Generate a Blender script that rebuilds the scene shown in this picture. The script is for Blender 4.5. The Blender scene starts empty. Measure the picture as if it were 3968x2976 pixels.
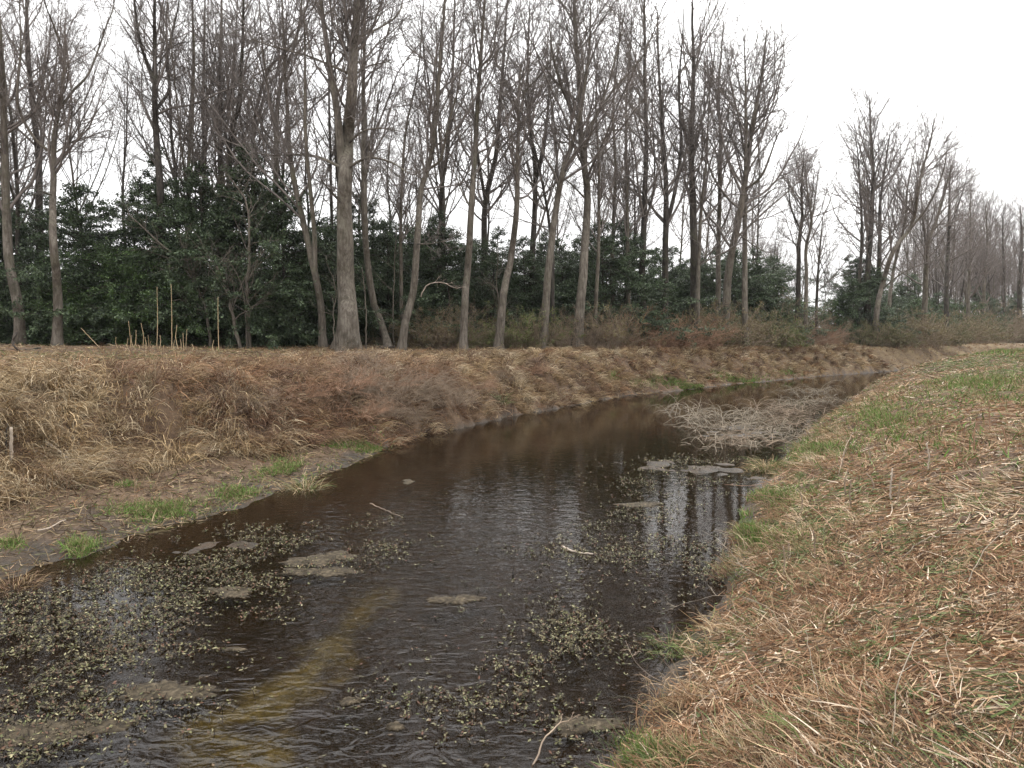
import bpy, math
import numpy as np
from math import radians, pi

# ------------------------------------------------------------------ camera, sky, sun, exposure
C = bpy.context.scene
W_, H_, F_ = 1024.0, 768.0, 730.0
CAM = np.array([0.0, 0.0, 3.0])
PITCH = math.atan(47.0 / F_)
cd = bpy.data.cameras.new("camera"); cam = bpy.data.objects.new("camera", cd)
C.collection.objects.link(cam); C.camera = cam
cam.location = CAM; cam.rotation_euler = (pi / 2 - PITCH, 0, 0)
cd.sensor_width = 36.0; cd.lens = 36.0 * F_ / W_; cd.clip_start = 0.05; cd.clip_end = 6000

SUN_EL, SUN_ROT = radians(48), radians(35)
world = bpy.data.worlds.new("World"); C.world = world; world.use_nodes = True
nt = world.node_tree; nt.nodes.clear()
sky = nt.nodes.new("ShaderNodeTexSky"); sky.sky_type = 'NISHITA'; sky.sun_disc = False
sky.sun_elevation = SUN_EL; sky.sun_rotation = SUN_ROT
sky.air_density = 1.0; sky.dust_density = 5.0; sky.ozone_density = 1.0
hs = nt.nodes.new("ShaderNodeHueSaturation"); hs.inputs['Saturation'].default_value = 0.12
mx = nt.nodes.new("ShaderNodeMix"); mx.data_type = 'RGBA'; mx.inputs[0].default_value = 0.72
mx.inputs[7].default_value = (9.1, 9.05, 9.1, 1)          # even cloud cover veiling the sky
bg = nt.nodes.new("ShaderNodeBackground"); bg.inputs[1].default_value = 0.13
wo = nt.nodes.new("ShaderNodeOutputWorld")
nt.links.new(sky.outputs[0], hs.inputs['Color']); nt.links.new(hs.outputs[0], mx.inputs[6])
tcw = nt.nodes.new("ShaderNodeTexCoord"); sx = nt.nodes.new("ShaderNodeSeparateXYZ"); nt.links.new(tcw.outputs['Generated'], sx.inputs[0])
mz = nt.nodes.new("ShaderNodeMapRange"); mz.inputs[1].default_value = 0; mz.inputs[2].default_value = 1; mz.inputs[3].default_value = 1; mz.inputs[4].default_value = 3.0
nt.links.new(sx.outputs[2], mz.inputs[0])                 # overcast: the zenith about three times the horizon
nz = nt.nodes.new("ShaderNodeTexNoise"); nz.inputs['Scale'].default_value = 2.2; nz.inputs['Detail'].default_value = 4; nt.links.new(tcw.outputs['Generated'], nz.inputs['Vector'])
mn = nt.nodes.new("ShaderNodeMapRange"); mn.inputs[3].default_value = .85; mn.inputs[4].default_value = 1.15; nt.links.new(nz.outputs[0], mn.inputs[0])
mm = nt.nodes.new("ShaderNodeMath"); mm.operation = 'MULTIPLY'; nt.links.new(mz.outputs[0], mm.inputs[0]); nt.links.new(mn.outputs[0], mm.inputs[1])
sc_ = nt.nodes.new("ShaderNodeVectorMath"); sc_.operation = 'SCALE'; nt.links.new(mx.outputs[2], sc_.inputs[0]); nt.links.new(mm.outputs[0], sc_.inputs['Scale'])
nt.links.new(sc_.outputs[0], bg.inputs[0]); nt.links.new(bg.outputs[0], wo.inputs[0])
sd = bpy.data.lights.new("sun", 'SUN'); sd.energy = 1.5; sd.angle = radians(12); sd.color = (1, .94, .84)
sun = bpy.data.objects.new("sun", sd); C.collection.objects.link(sun)
sun.rotation_euler = (pi / 2 - SUN_EL, 0, pi - SUN_ROT)
C.view_settings.view_transform = 'Standard'; C.view_settings.look = 'None'
C.view_settings.exposure = 0.3; C.view_settings.gamma = 1.0
C.cycles.max_bounces = 6; C.cycles.diffuse_bounces = 3; C.cycles.glossy_bounces = 3
C.cycles.transmission_bounces = 4; C.cycles.transparent_max_bounces = 12
C.cycles.volume_bounces = 0

rng = np.random.default_rng(11)

# ------------------------------------------------------------------ maths helpers
def nrm(v): return v / np.maximum(np.linalg.norm(v, axis=-1, keepdims=True), 1e-9)

def _hash(ix, iy, s):
    h = (ix.astype(np.int64) * 374761393 + iy.astype(np.int64) * 668265263 + s * 1274126177) & 0xffffffff
    h = ((h ^ (h >> 13)) * 1274126177) & 0xffffffff
    return ((h ^ (h >> 16)) & 0xffff) / 65535.0

def vn(x, y, s=0):
    x = np.asarray(x, float); y = np.asarray(y, float)
    ix = np.floor(x); iy = np.floor(y); fx = x - ix; fy = y - iy
    fx = fx * fx * (3 - 2 * fx); fy = fy * fy * (3 - 2 * fy)
    a = _hash(ix, iy, s); b = _hash(ix + 1, iy, s); c = _hash(ix, iy + 1, s); d = _hash(ix + 1, iy + 1, s)
    return (a * (1 - fx) + b * fx) * (1 - fy) + (c * (1 - fx) + d * fx) * fy

def fbm(x, y, s=0, o=3):
    t = 0; a = 1.0; n = 0
    for i in range(o):
        t = t + a * vn(x * 2 ** i + 17 * i, y * 2 ** i - 9 * i, s + i); n += a; a *= .5
    return t / n * 2 - 1

def sst(x, a, b):
    t = np.clip((x - a) / (b - a), 0, 1); return t * t * (3 - 2 * t)

# ------------------------------------------------------------------ the lie of the land
_YT = np.arange(-60, 2400, 0.5)
def _table(ys, xs):
    v = np.interp(_YT, ys, xs)
    s1 = (xs[-1] - xs[-2]) / (ys[-1] - ys[-2]); s0 = (xs[1] - xs[0]) / (ys[1] - ys[0])
    v = np.where(_YT > ys[-1], xs[-1] + (_YT - ys[-1]) * s1, v); v = np.where(_YT < ys[0], xs[0] + (_YT - ys[0]) * s0, v)
    k = np.hanning(9); k /= k.sum()
    return np.convolve(np.pad(v, 4, mode='reflect', reflect_type='odd'), k, 'valid')
LX = _table([-20, 0, 5, 9, 11.8, 13.4, 15.2, 18.1, 21.3, 27.4, 36, 46.6, 56, 66, 75, 90, 130, 200],
            [-24, -11.2, -8.2, -6.1, -4.75, -4.6, -4.0, -3.3, -2.8, 0, 5.3, 14.6, 24.2, 35.5, 47, 68, 122, 215])
RX = _table([-20, 0, 5.1, 7, 10.5, 14.7, 20, 33, 46, 56, 66, 75, 90, 130, 200],
            [-12, -1.75, 0.75, 1.75, 3.25, 5.1, 7.7, 15.2, 22.5, 29, 39.5, 51, 72, 126, 219])
LC = 1 / np.sqrt(1 + np.gradient(LX, _YT) ** 2); RC = 1 / np.sqrt(1 + np.gradient(RX, _YT) ** 2)
def dleft(x, y):                       # metres landward of the left water's edge
    return (np.interp(y, _YT, LX) - x) * np.interp(y, _YT, LC)
def dright(x, y):
    return (x - np.interp(y, _YT, RX)) * np.interp(y, _YT, RC)

SAND = np.array([(-1.7, 8.7), (-1.75, 7.9), (-1.85, 6.9), (-2.15, 6.1), (-2.6, 5.8), (-2.0, 5.3), (-1.7, 4.6)])
def seg_dist(x, y, P):
    best = np.full(np.shape(x), 1e9)
    for (ax, ay), (bx, by) in zip(P[:-1], P[1:]):
        vx, vy = bx - ax, by - ay
        t = np.clip(((x - ax) * vx + (y - ay) * vy) / (vx * vx + vy * vy), 0, 1)
        best = np.minimum(best, np.hypot(x - ax - t * vx, y - ay - t * vy))
    return best

def sand_mask(x, y):
    d = seg_dist(x, y, SAND) + 0.22 * fbm(x * 2.1, y * 2.1, 51)
    return (1 - .6 * sst(y, 6.8, 8.8)) * (1 - sst(d + .16 * fbm(x * 5, y * 5, 52, 3), 0.03, 0.40))

def mudbar(x, y):
    a = ((x - 4.2) * .8 - (y - 16.6) * .35) / 2.9; b = ((y - 16.6) * .8 + (x - 4.2) * .35) / 1.5
    m1 = np.exp(-(a * a + b * b) * 1.2)
    a = ((x - 7.3) * .85 - (y - 23) * .5) / 1.9; b = ((y - 23) * .85 + (x - 7.3) * .5) / 4.6
    m2 = np.exp(-(a * a + b * b) * 1.2)
    a = (x + 4.0) / 1.9; b = (y - 10.2) / 1.6
    m3 = .75 * np.exp(-(a * a + b * b))
    return np.maximum(np.maximum(m1, m2), m3)

def height(x, y):
    x = np.asarray(x, float); y = np.asarray(y, float)
    wob = 0.45 * fbm(x * .35, y * .35, 3, 3) + .12 * fbm(x * 2.1, y * 2.1, 6, 2)
    dl = dleft(x, y) + wob; dr = dright(x, y) + wob * .8 * sst(y, 6, 14) + .16 * fbm(x * 1.7, y * 1.7, 8, 3)
    dl = dl + .22 * fbm(x * 1.9 + 3, y * 1.9, 28, 3)
    # left bank: mud shelf, slope, rim, then the flat under the wood
    sh = np.interp(y, [0, 9, 12, 15, 18, 20, 27, 33, 40, 60], [6, 5.2, 4.6, 3.8, 1.9, .35, .1, .3, .9, .6])
    wd = np.interp(y, [10, 18, 26, 60], [3.0, 2.8, 2.0, 2.8])
    shelf = 0.34 * sst(dl, 0, 1) * np.clip(dl / np.maximum(sh, .6), 0, 1) ** .8
    big = fbm(x * .33, y * .33, 9, 3)
    rise = sst(dl + 1.1 * big + .45 * fbm(x * 1.1, y * 1.1, 10, 3), sh - .35, sh + wd)
    zl = shelf + rise * (1.62 + .10 * big) + .14 * sst(dl, sh + wd - .5, sh + wd + 3) + .46 * sst(dl, sh + wd + 5, sh + wd + 20)
    zl = zl + .10 * fbm(x * 1.3, y * 1.3, 12, 3) * sst(dl, .5, 3) + .24 * fbm(x * .9 + 5, y * .9, 14, 3) * rise * (1 - sst(dl, sh + wd, sh + wd + 3)) + .02 * fbm(x * 5, y * 5, 13, 2) * sst(dl, 0, 1)
    # right bank
    zr = np.interp(dr, [0, .15, 1, 2, 4, 8, 14, 40, 90], [0, .07, .46, .92, 1.52, 1.98, 2.2, 2.22, 2.22])
    zr = zr + .12 * fbm(x * .9, y * .9, 15, 4) * sst(dr, .2, 3) + .014 * fbm(x * 6, y * 6, 16, 2) * sst(dr, 0, 1)
    # bed
    inside = np.minimum(-dl, -dr)
    bed = -0.03 - 0.36 * sst(inside, 0, 1.8) - .05 * fbm(x, y, 20, 3) - .12 * sst(inside, 1.2, 3)
    bed = bed + .20 * sand_mask(x, y)
    mb = mudbar(x, y)
    bed = np.maximum(bed, -0.16 + .175 * mb + .11 * fbm(x * 2.4, y * 2.4, 23, 4)) * np.where(mb > .2, 1, 1)
    z = np.where(dl > 0, zl, np.where(dr > 0, zr, bed))
    # join bed and banks without a step
    z = np.where((dl > 0) | (dr > 0), z - 0.03 * np.exp(-np.maximum(dl, dr) * 6), z)
    # brown clod on the left rim, swell under the big tree
    z = z + .55 * np.exp(-(((x - 1.9) / .75) ** 2 + ((y - 33.2) / .9) ** 2))
    z = z + .2 * np.exp(-(((x + 9) / 3.6) ** 2 + ((y - 40) / 3.0) ** 2))
    return z

def hz(x, y): return float(height(np.array([x]), np.array([y]))[0])

def ray(px, py):
    cx = (px - W_ / 2) / F_; cy = (H_ / 2 - py) / F_
    return np.array([cx, math.cos(PITCH) + cy * math.sin(PITCH), -math.sin(PITCH) + cy * math.cos(PITCH)])
def at(px, py, Y):
    r = ray(px, py); return CAM + r * (Y / r[1])
def hit(px, py, water=False):
    r = ray(px, py)
    t = np.geomspace(1.2, 400, 2500); P = CAM + r * t[:, None]
    h = height(P[:, 0], P[:, 1])
    if water: h = np.maximum(h, 0)
    i = int(np.argmax(P[:, 2] < h)); return P[i]
def topx(x, y, z=0.0):                # world -> photograph pixel, vectorised
    dy = y; dz = z - CAM[2]
    zc = dy * math.cos(PITCH) - dz * math.sin(PITCH); yc = dy * math.sin(PITCH) + dz * math.cos(PITCH)
    zc = np.maximum(zc, .01)
    return W_ / 2 + F_ * x / zc, H_ / 2 - F_ * yc / zc

# ------------------------------------------------------------------ mesh helpers
def mesh(name, V, Q, mat=None, col=None, smooth=True):
    V = np.ascontiguousarray(V, np.float32).reshape(-1, 3); Q = np.ascontiguousarray(Q, np.int32)
    k = Q.shape[1]; n = len(Q)
    me = bpy.data.meshes.new(name)
    me.vertices.add(len(V)); me.vertices.foreach_set("co", V.ravel())
    me.loops.add(n * k); me.loops.foreach_set("vertex_index", Q.ravel())
    me.polygons.add(n); me.polygons.foreach_set("loop_start", np.arange(0, n * k, k, dtype=np.int32))
    if smooth: me.polygons.foreach_set("use_smooth", np.ones(n, bool))
    me.update(calc_edges=True)
    if col is not None:
        a = me.color_attributes.new("Col", 'FLOAT_COLOR', 'POINT')
        c = np.ones((len(V), 4), np.float32); c[:, :3] = col; a.data.foreach_set("color", c.ravel())
    if mat: me.materials.append(mat)
    return me
def link(name, me, parent=None, loc=None):
    o = bpy.data.objects.new(name, me); C.collection.objects.link(o)
    if parent is not None: o.parent = parent
    if loc is not None: o.location = loc
    return o
def tag(o, label=None, cat=None, group=None, kind=None):
    if label: o['label'] = label
    if cat: o['category'] = cat
    if group: o['group'] = group
    if kind: o['kind'] = kind
    return o
def empty(name, loc, label, cat, group=None, rz=0.0, s=1.0):
    o = bpy.data.objects.new(name, None); C.collection.objects.link(o)
    o.location = loc; o.rotation_euler = (0, 0, rz); o.scale = (s, s, s); o.empty_display_size = .3
    return tag(o, label, cat, group)

def tubes(P, R, s, cap=True):
    """P (n,k,3), R (n,k) -> verts, quads"""
    n, k, _ = P.shape
    T = np.empty_like(P); T[:, 1:-1] = P[:, 2:] - P[:, :-2]; T[:, 0] = P[:, 1] - P[:, 0]; T[:, -1] = P[:, -1] - P[:, -2]
    T = nrm(T)
    ch = nrm(P[:, -1] - P[:, 0]); ref = np.zeros((n, 3)); ax = np.argmin(np.abs(ch), axis=1); ref[np.arange(n), ax] = 1
    U = nrm(np.cross(T, ref[:, None, :])); Vv = np.cross(T, U)
    a = np.arange(s) * 2 * pi / s
    V = P[:, :, None, :] + R[:, :, None, None] * (U[:, :, None, :] * np.cos(a)[:, None] + Vv[:, :, None, :] * np.sin(a)[:, None])
    idx = np.arange(n * k * s).reshape(n, k, s)
    a0 = idx[:, :-1, :]; a1 = np.roll(a0, -1, axis=2); b0 = idx[:, 1:, :]; b1 = np.roll(b0, -1, axis=2)
    Q = np.stack([a0, a1, b1, b0], -1).reshape(-1, 4)
    return V.reshape(-1, 3), Q
def join(parts):
    Vs, Qs, o = [], [], 0
    for V, Q in parts:
        Vs.append(V); Qs.append(Q + o); o += len(V)
    return np.concatenate(Vs), np.concatenate(Qs)
def resample(pts, k):
    pts = np.asarray(pts, float)
    if len(pts) == 2: t = np.linspace(0, 1, k)[:, None]; return pts[0] * (1 - t) + pts[1] * t
    p = np.vstack([2 * pts[0] - pts[1], pts, 2 * pts[-1] - pts[-2]])
    out = []
    for i in range(1, len(p) - 2):
        for t in np.linspace(0, 1, 12, endpoint=False):
            out.append(.5 * ((2 * p[i]) + (-p[i - 1] + p[i + 1]) * t + (2 * p[i - 1] - 5 * p[i] + 4 * p[i + 1] - p[i + 2]) * t * t
                             + (-p[i - 1] + 3 * p[i] - 3 * p[i + 1] + p[i + 2]) * t ** 3))
    out.append(p[-2]); out = np.array(out)
    L = np.concatenate([[0], np.cumsum(np.linalg.norm(np.diff(out, axis=0), axis=1))]); g = np.linspace(0, L[-1], k)
    return np.stack([np.interp(g, L, out[:, i]) for i in range(3)], 1)
def grow(S, D, L, k, wob, up, r):
    n = len(S); P = np.empty((n, k, 3)); P[:, 0] = S; D = nrm(D)
    for i in range(1, k):
        D = D + wob * r.normal(size=(n, 3)); D[:, 2] += up; D = nrm(D)
        P[:, i] = P[:, i - 1] + D * (L / (k - 1))[:, None]
    return P
def spawn(P, R, cnt, t0, t1, ang, angj, lf, r, rf=.55, even=True, plen=None):
    """children of polylines: returns starts, dirs, lengths, radii"""
    n, k, _ = P.shape
    if plen is None: plen = np.linalg.norm(np.diff(P, axis=1), axis=2).sum(1)
    pi_ = np.repeat(np.arange(n), cnt); m = len(pi_)
    t = t0 + (t1 - t0) * r.random(m) ** .9
    f = t * (k - 1); i = np.minimum(f.astype(int), k - 2); w = (f - i)[:, None]
    S = P[pi_, i] * (1 - w) + P[pi_, i + 1] * w
    T = nrm(P[pi_, i + 1] - P[pi_, i])
    rr = R[pi_, i] * (1 - w[:, 0]) + R[pi_, i + 1] * w[:, 0]
    q = nrm(np.cross(T, r.normal(size=(m, 3))))
    a = np.radians(ang + angj * r.normal(size=m))[:, None]
    D = T * np.cos(a) + q * np.sin(a)
    L = plen[pi_] * lf * (1 - .55 * t) * r.uniform(.6, 1.3, m)
    return S, D, L, np.minimum(rr * rf, .012 * L + .004)

# ------------------------------------------------------------------ materials
def mat(name):
    m = bpy.data.materials.new(name); m.use_nodes = True; n = m.node_tree
    b = n.nodes['Principled BSDF']; return m, n, b
def nd(n, t, **kw):
    x = n.nodes.new(t)
    for k, v in kw.items():
        if hasattr(x, k): setattr(x, k, v)
        else: x.inputs[k].default_value = v
    return x
def ramp(n, fac, stops):
    r = n.nodes.new("ShaderNodeValToRGB"); e = r.color_ramp.elements
    while len(e) < len(stops): e.new(.5)
    for el, (p, c) in zip(e, stops): el.position = p; el.color = (*c, 1)
    n.links.new(fac, r.inputs[0]); return r.outputs[0]
def mixc(n, fac, a, b, mode='MIX'):
    x = n.nodes.new("ShaderNodeMix"); x.data_type = 'RGBA'; x.blend_type = mode
    for s, v in ((0, fac), (6, a), (7, b)):
        if isinstance(v, (int, float)): x.inputs[s].default_value = v
        elif isinstance(v, tuple): x.inputs[s].default_value = (*v, 1)
        else: n.links.new(v, x.inputs[s])
    return x.outputs[2]
def objco(n, scale=(1, 1, 1), which='Object'):
    tc = n.nodes.new("ShaderNodeTexCoord"); mp = n.nodes.new("ShaderNodeMapping"); mp.inputs['Scale'].default_value = scale
    n.links.new(tc.outputs[which], mp.inputs[0]); return mp.outputs[0]
def noise(n, co, scale, detail=4, rough=.6, dist=0.0):
    x = nd(n, "ShaderNodeTexNoise", Scale=scale, Detail=detail, Roughness=rough, Distortion=dist); n.links.new(co, x.inputs['Vector']); return x.outputs[0]
def bump(n, b, h, strength, dist):
    x = nd(n, "ShaderNodeBump", Strength=strength, Distance=dist); n.links.new(h, x.inputs['Height']); n.links.new(x.outputs[0], b.inputs['Normal']); return x

def bark(name, c0, c1, c2, moss=.3, scale=1.0):
    m, n, b = mat(name); co = objco(n, (1, 1, .16)); co1 = objco(n)
    v = noise(n, co, 9 * scale, 6, .7); big = noise(n, co1, .8, 4, .6)
    col = ramp(n, v, [(.3, c0), (.5, c1), (.72, c2)])
    g = ramp(n, big, [(.5, (0, 0, 0)), (.68, (1, 1, 1))])
    mul = n.nodes.new("ShaderNodeMath"); mul.operation = 'MULTIPLY'; mul.inputs[1].default_value = moss; n.links.new(g, mul.inputs[0])
    col = mixc(n, mul.outputs[0], col, (.075, .08, .04))
    dk = noise(n, co1, 1.7, 5, .65); col = mixc(n, ramp(n, dk, [(.48, (0, 0, 0)), (.64, (.6, .6, .6))]), col, c0)
    li = noise(n, co1, 5, 5, .7); lf = ramp(n, li, [(.62, (0, 0, 0)), (.72, (.5, .5, .5))])
    col = mixc(n, lf, col, (.26, .26, .23))
    n.links.new(col, b.inputs['Base Color']); b.inputs['Roughness'].default_value = .9
    b.inputs['Specular IOR Level'].default_value = .2
    bump(n, b, v, .9, .03); return m
M_BARK = bark("bark_grey_brown", (.045, .037, .029), (.125, .106, .085), (.215, .19, .16), .5)
M_PALE = bark("bark_pale_grey", (.05, .04, .031), (.13, .112, .09), (.23, .205, .17), .22)
M_DARK = bark("bark_dark", (.022, .018, .015), (.055, .046, .039), (.10, .087, .074), .4)
def plain(name, c, rough=.85, var=.35, scale=3.0):
    m, n, b = mat(name); v = noise(n, objco(n), scale, 4, .6)
    n.links.new(ramp(n, v, [(.3, tuple(x * (1 - var) for x in c)), (.7, tuple(x * (1 + var) for x in c))]), b.inputs['Base Color'])
    b.inputs['Roughness'].default_value = rough; b.inputs['Specular IOR Level'].default_value = .25; return m
M_TWIG = plain("twig_brown", (.16, .138, .125), .9, .35)
M_BRUSH = plain("brush_stems", (.21, .16, .115), .9, .4)
M_BRAM = plain("bramble_stems_red_brown", (.24, .145, .092), .8, .4)
M_CANE = plain("dry_cane", (.42, .32, .19), .7, .25)
M_REED = plain("bleached_reed", (.21, .175, .13), .8, .35, 6)
M_STICK = plain("pale_dead_wood", (.33, .275, .22), .85, .3, 6)
def attrmat(name, rough=.8, trans=0.0, spec=.2, var=.25, scale=20):
    m, n, b = mat(name); a = n.nodes.new("ShaderNodeVertexColor"); a.layer_name = "Col"
    v = noise(n, objco(n), scale, 3, .6)
    f = ramp(n, v, [(.3, ((1 - var) * .67,) * 3), (.7, ((1 + var) * .67,) * 3)])
    col = mixc(n, 1.0, a.outputs[0], f, 'MULTIPLY')
    n.links.new(col, b.inputs['Base Color']); b.inputs['Roughness'].default_value = rough
    b.inputs['Specular IOR Level'].default_value = spec
    if trans:
        tr = n.nodes.new("ShaderNodeBsdfTranslucent"); n.links.new(col, tr.inputs[0]); ms = n.nodes.new("ShaderNodeMixShader"); ms.inputs[0].default_value = trans
        n.links.new(b.outputs[0], ms.inputs[1]); n.links.new(tr.outputs[0], ms.inputs[2]); n.links.new(ms.outputs[0], n.nodes['Material Output'].inputs[0])
    return m
M_BLADE = attrmat("dry_blades", .75, .15)
M_LEAF = attrmat("evergreen_leaves", .5, .15, .3, .3, 1.5)
M_WPLANT = attrmat("water_plant_leaves", .6, .12, .25)

# ------------------------------------------------------------------ ground: one sheet, finer near the bank the photograph stands on
def build_ground():
    rr = np.concatenate([[0.0], np.geomspace(.6, 160, 620), np.geomspace(170, 2300, 26)])
    th = np.concatenate([np.linspace(-46, 46, 620), np.linspace(46, 314, 90)[1:-1]]); th = np.radians(th)
    Rr, Th = np.meshgrid(rr, th, indexing='ij'); X = Rr * np.sin(Th); Y = Rr * np.cos(Th)
    Z = height(X, Y); far = sst(Rr, 300, 700); Z = Z * (1 - far) + 2.2 * far
    n, k = X.shape; idx = np.arange(n * k).reshape(n, k)
    a = idx[:-1]; b = idx[1:]; Q = np.stack([a, b, np.roll(b, -1, 1), np.roll(a, -1, 1)], -1).reshape(-1, 4)[:, ::-1]
    x, y, z = X.ravel(), Y.ravel(), Z.ravel()
    dl = dleft(x, y); dr = dright(x, y)
    wet = 1 - sst(z + .05 * fbm(x * 2, y * 2, 30), .03, np.interp(y, [15, 30, 45], [.22, .10, .045]))          # mud
    sand = sand_mask(x, y) * (z < 0)
    wood = sst(dl, 15, 20)
    grass = np.clip(sst(dr, 5, 14) * .75 + .3 * fbm(x * .3, y * .3, 33) * sst(dr, 2, 6) + .25 * sst(dl, 7, 9) * (1 - wood) * (.5 + fbm(x * .2, y * .2, 34)), 0, 1)
    me = mesh("ground", np.stack([x, y, z], 1), Q, None)
    for nm, v in (("wet", wet), ("sand", sand), ("wood", wood), ("grassy", grass), ("strawy", sst(np.hypot(x, y), 40, 80) * (1 - wet) * (1 - .5 * wood))):
        at_ = me.attributes.new(nm, 'FLOAT', 'POINT'); at_.data.foreach_set("value", v.astype(np.float32))
    m, n_, bs = mat("ground_soil_litter_mud"); co = objco(n_)
    def A(nm):
        q = n_.nodes.new("ShaderNodeAttribute"); q.attribute_name = nm; return q.outputs['Fac']
    f1 = noise(n_, co, 14, 6, .75); f2 = noise(n_, co, 2.2, 5, .6); f3 = noise(n_, co, 45, 3, .7)
    litter = ramp(n_, f1, [(.35, (.025, .015, .010)), (.55, (.09, .055, .034)), (.75, (.22, .155, .10))])
    lit2 = ramp(n_, f2, [(.35, (.05, .031, .021)), (.65, (.19, .135, .085))])
    col = mixc(n_, .45, litter, lit2)
    green = ramp(n_, f1, [(.35, (.05, .07, .02)), (.65, (.16, .19, .06))])
    gf = n_.nodes.new("ShaderNodeMath"); gf.operation = 'MULTIPLY'; n_.links.new(A("grassy"), gf.inputs[0]); n_.links.new(ramp(n_, f2, [(.4, (.15,) * 3), (.6, (.9,) * 3)]), gf.inputs[1])
    col = mixc(n_, gf.outputs[0], col, green)
    wd = ramp(n_, f1, [(.3, (.03, .02, .014)), (.5, (.10, .065, .04)), (.7, (.19, .13, .085))])
    col = mixc(n_, A("wood"), col, wd)
    col = mixc(n_, A("strawy"), col, mixc(n_, ramp(n_, noise(n_, co, .5, 6, .75), [(.42, (0,) * 3), (.6, (1,) * 3)]), ramp(n_, f1, [(.35, (.05, .033, .02)), (.65, (.13, .09, .055))]), ramp(n_, f1, [(.35, (.11, .08, .045)), (.65, (.24, .18, .10))])))
    mud = ramp(n_, f1, [(.3, (.012, .009, .006)), (.55, (.034, .027, .019)), (.75, (.075, .06, .045))])
    mud = mixc(n_, ramp(n_, f2, [(.45, (0,) * 3), (.62, (.6,) * 3)]), mud, (.055, .032, .015))
    col = mixc(n_, A("wet"), col, mud)
    snd = ramp(n_, noise(n_, co, 8, 5, .7), [(.35, (.14, .15, .06)), (.65, (.50, .52, .27))])
    col = mixc(n_, A("sand"), col, snd)
    n_.links.new(col, bs.inputs['Base Color'])
    mr = n_.nodes.new("ShaderNodeMapRange"); n_.links.new(A("wet"), mr.inputs[0]); mr.inputs[3].default_value = .95; mr.inputs[4].default_value = .58
    n_.links.new(mr.outputs[0], bs.inputs['Roughness']); bs.inputs['Specular IOR Level'].default_value = .22
    h = mixc(n_, .4, f1, f3); bump(n_, bs, h, .9, .05)
    me.materials.append(m)
    tag(link("ground", me), kind='structure')
build_ground()

# ------------------------------------------------------------------ water
def build_water():
    ys = np.concatenate([np.arange(-30, 60, .5), np.arange(60, 260, 4)]); u = np.linspace(0, 1, 50)
    l = np.interp(ys, _YT, LX) - 3.0; r = np.interp(ys, _YT, RX) + 2.2
    X = l[:, None] * (1 - u) + r[:, None] * u; Y = np.repeat(ys[:, None], len(u), 1)
    n, k = X.shape; idx = np.arange(n * k).reshape(n, k)
    Q = np.stack([idx[:-1, :-1], idx[:-1, 1:], idx[1:, 1:], idx[1:, :-1]], -1).reshape(-1, 4)
    x, y = X.ravel(), Y.ravel()
    px, py = topx(x, y)
    flow = np.exp(-(((px - 420) / 170) ** 2 + ((py - 600) / 95) ** 2)) + .9 * np.exp(-(((px - 250) / 190) ** 2 + ((py - 740) / 60) ** 2))
    flow = np.clip(.045 + flow + .10 * np.exp(-(((px - 560) / 160) ** 2 + ((py - 480) / 50) ** 2)), 0, 1)
    me = mesh("water", np.stack([x, y, 0 * x], 1), Q)
    a = me.attributes.new("flow", 'FLOAT', 'POINT'); a.data.foreach_set("value", flow.astype(np.float32))
    m = bpy.data.materials.new("stream_water"); m.use_nodes = True; n_ = m.node_tree; n_.nodes.clear()
    out = n_.nodes.new("ShaderNodeOutputMaterial")
    co = objco(n_, (1, 1, 1)); co2 = n_.nodes.new("ShaderNodeMapping"); n_.links.new(co, co2.inputs[0])
    co2.inputs['Rotation'].default_value = (0, 0, radians(28)); co2.inputs['Scale'].default_value = (1.0, 1.7, 1)
    w1 = noise(n_, co2.outputs[0], 4.5, 2, .5, .6); w2 = noise(n_, co2.outputs[0], 17, 2, .5, .3); w3 = noise(n_, co, 1.1, 2, .5)
    at_ = n_.nodes.new("ShaderNodeAttribute"); at_.attribute_name = "flow"
    hh = mixc(n_, .13, w1, w2); hh = mixc(n_, .15, hh, w3)
    b = nd(n_, "ShaderNodeBump", Distance=.034); n_.links.new(hh, b.inputs['Height'])
    ms = n_.nodes.new("ShaderNodeMath"); ms.operation = 'MULTIPLY'; ms.inputs[1].default_value = .95
    n_.links.new(at_.outputs['Fac'], ms.inputs[0]); n_.links.new(ms.outputs[0], b.inputs['Strength'])
    fr = nd(n_, "ShaderNodeFresnel", IOR=1.40); n_.links.new(b.outputs[0], fr.inputs['Normal'])
    gl = nd(n_, "ShaderNodeBsdfGlossy", Roughness=.03); n_.links.new(b.outputs[0], gl.inputs['Normal'])
    tr = nd(n_, "ShaderNodeBsdfTransparent"); tr.inputs[0].default_value = (.46, .37, .23, 1)
    df = nd(n_, "ShaderNodeBsdfDiffuse"); df.inputs[0].default_value = (.022, .016, .009, 1)     # suspended silt
    m0 = n_.nodes.new("ShaderNodeMixShader"); m0.inputs[0].default_value = .12; n_.links.new(tr.outputs[0], m0.inputs[1]); n_.links.new(df.outputs[0], m0.inputs[2])
    mix = n_.nodes.new("ShaderNodeMixShader"); n_.links.new(fr.outputs[0], mix.inputs[0]); n_.links.new(m0.outputs[0], mix.inputs[1]); n_.links.new(gl.outputs[0], mix.inputs[2])
    n_.links.new(mix.outputs[0], out.inputs[0]); me.materials.append(m)
    tag(link("water", me), kind='structure')
build_water()

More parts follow.
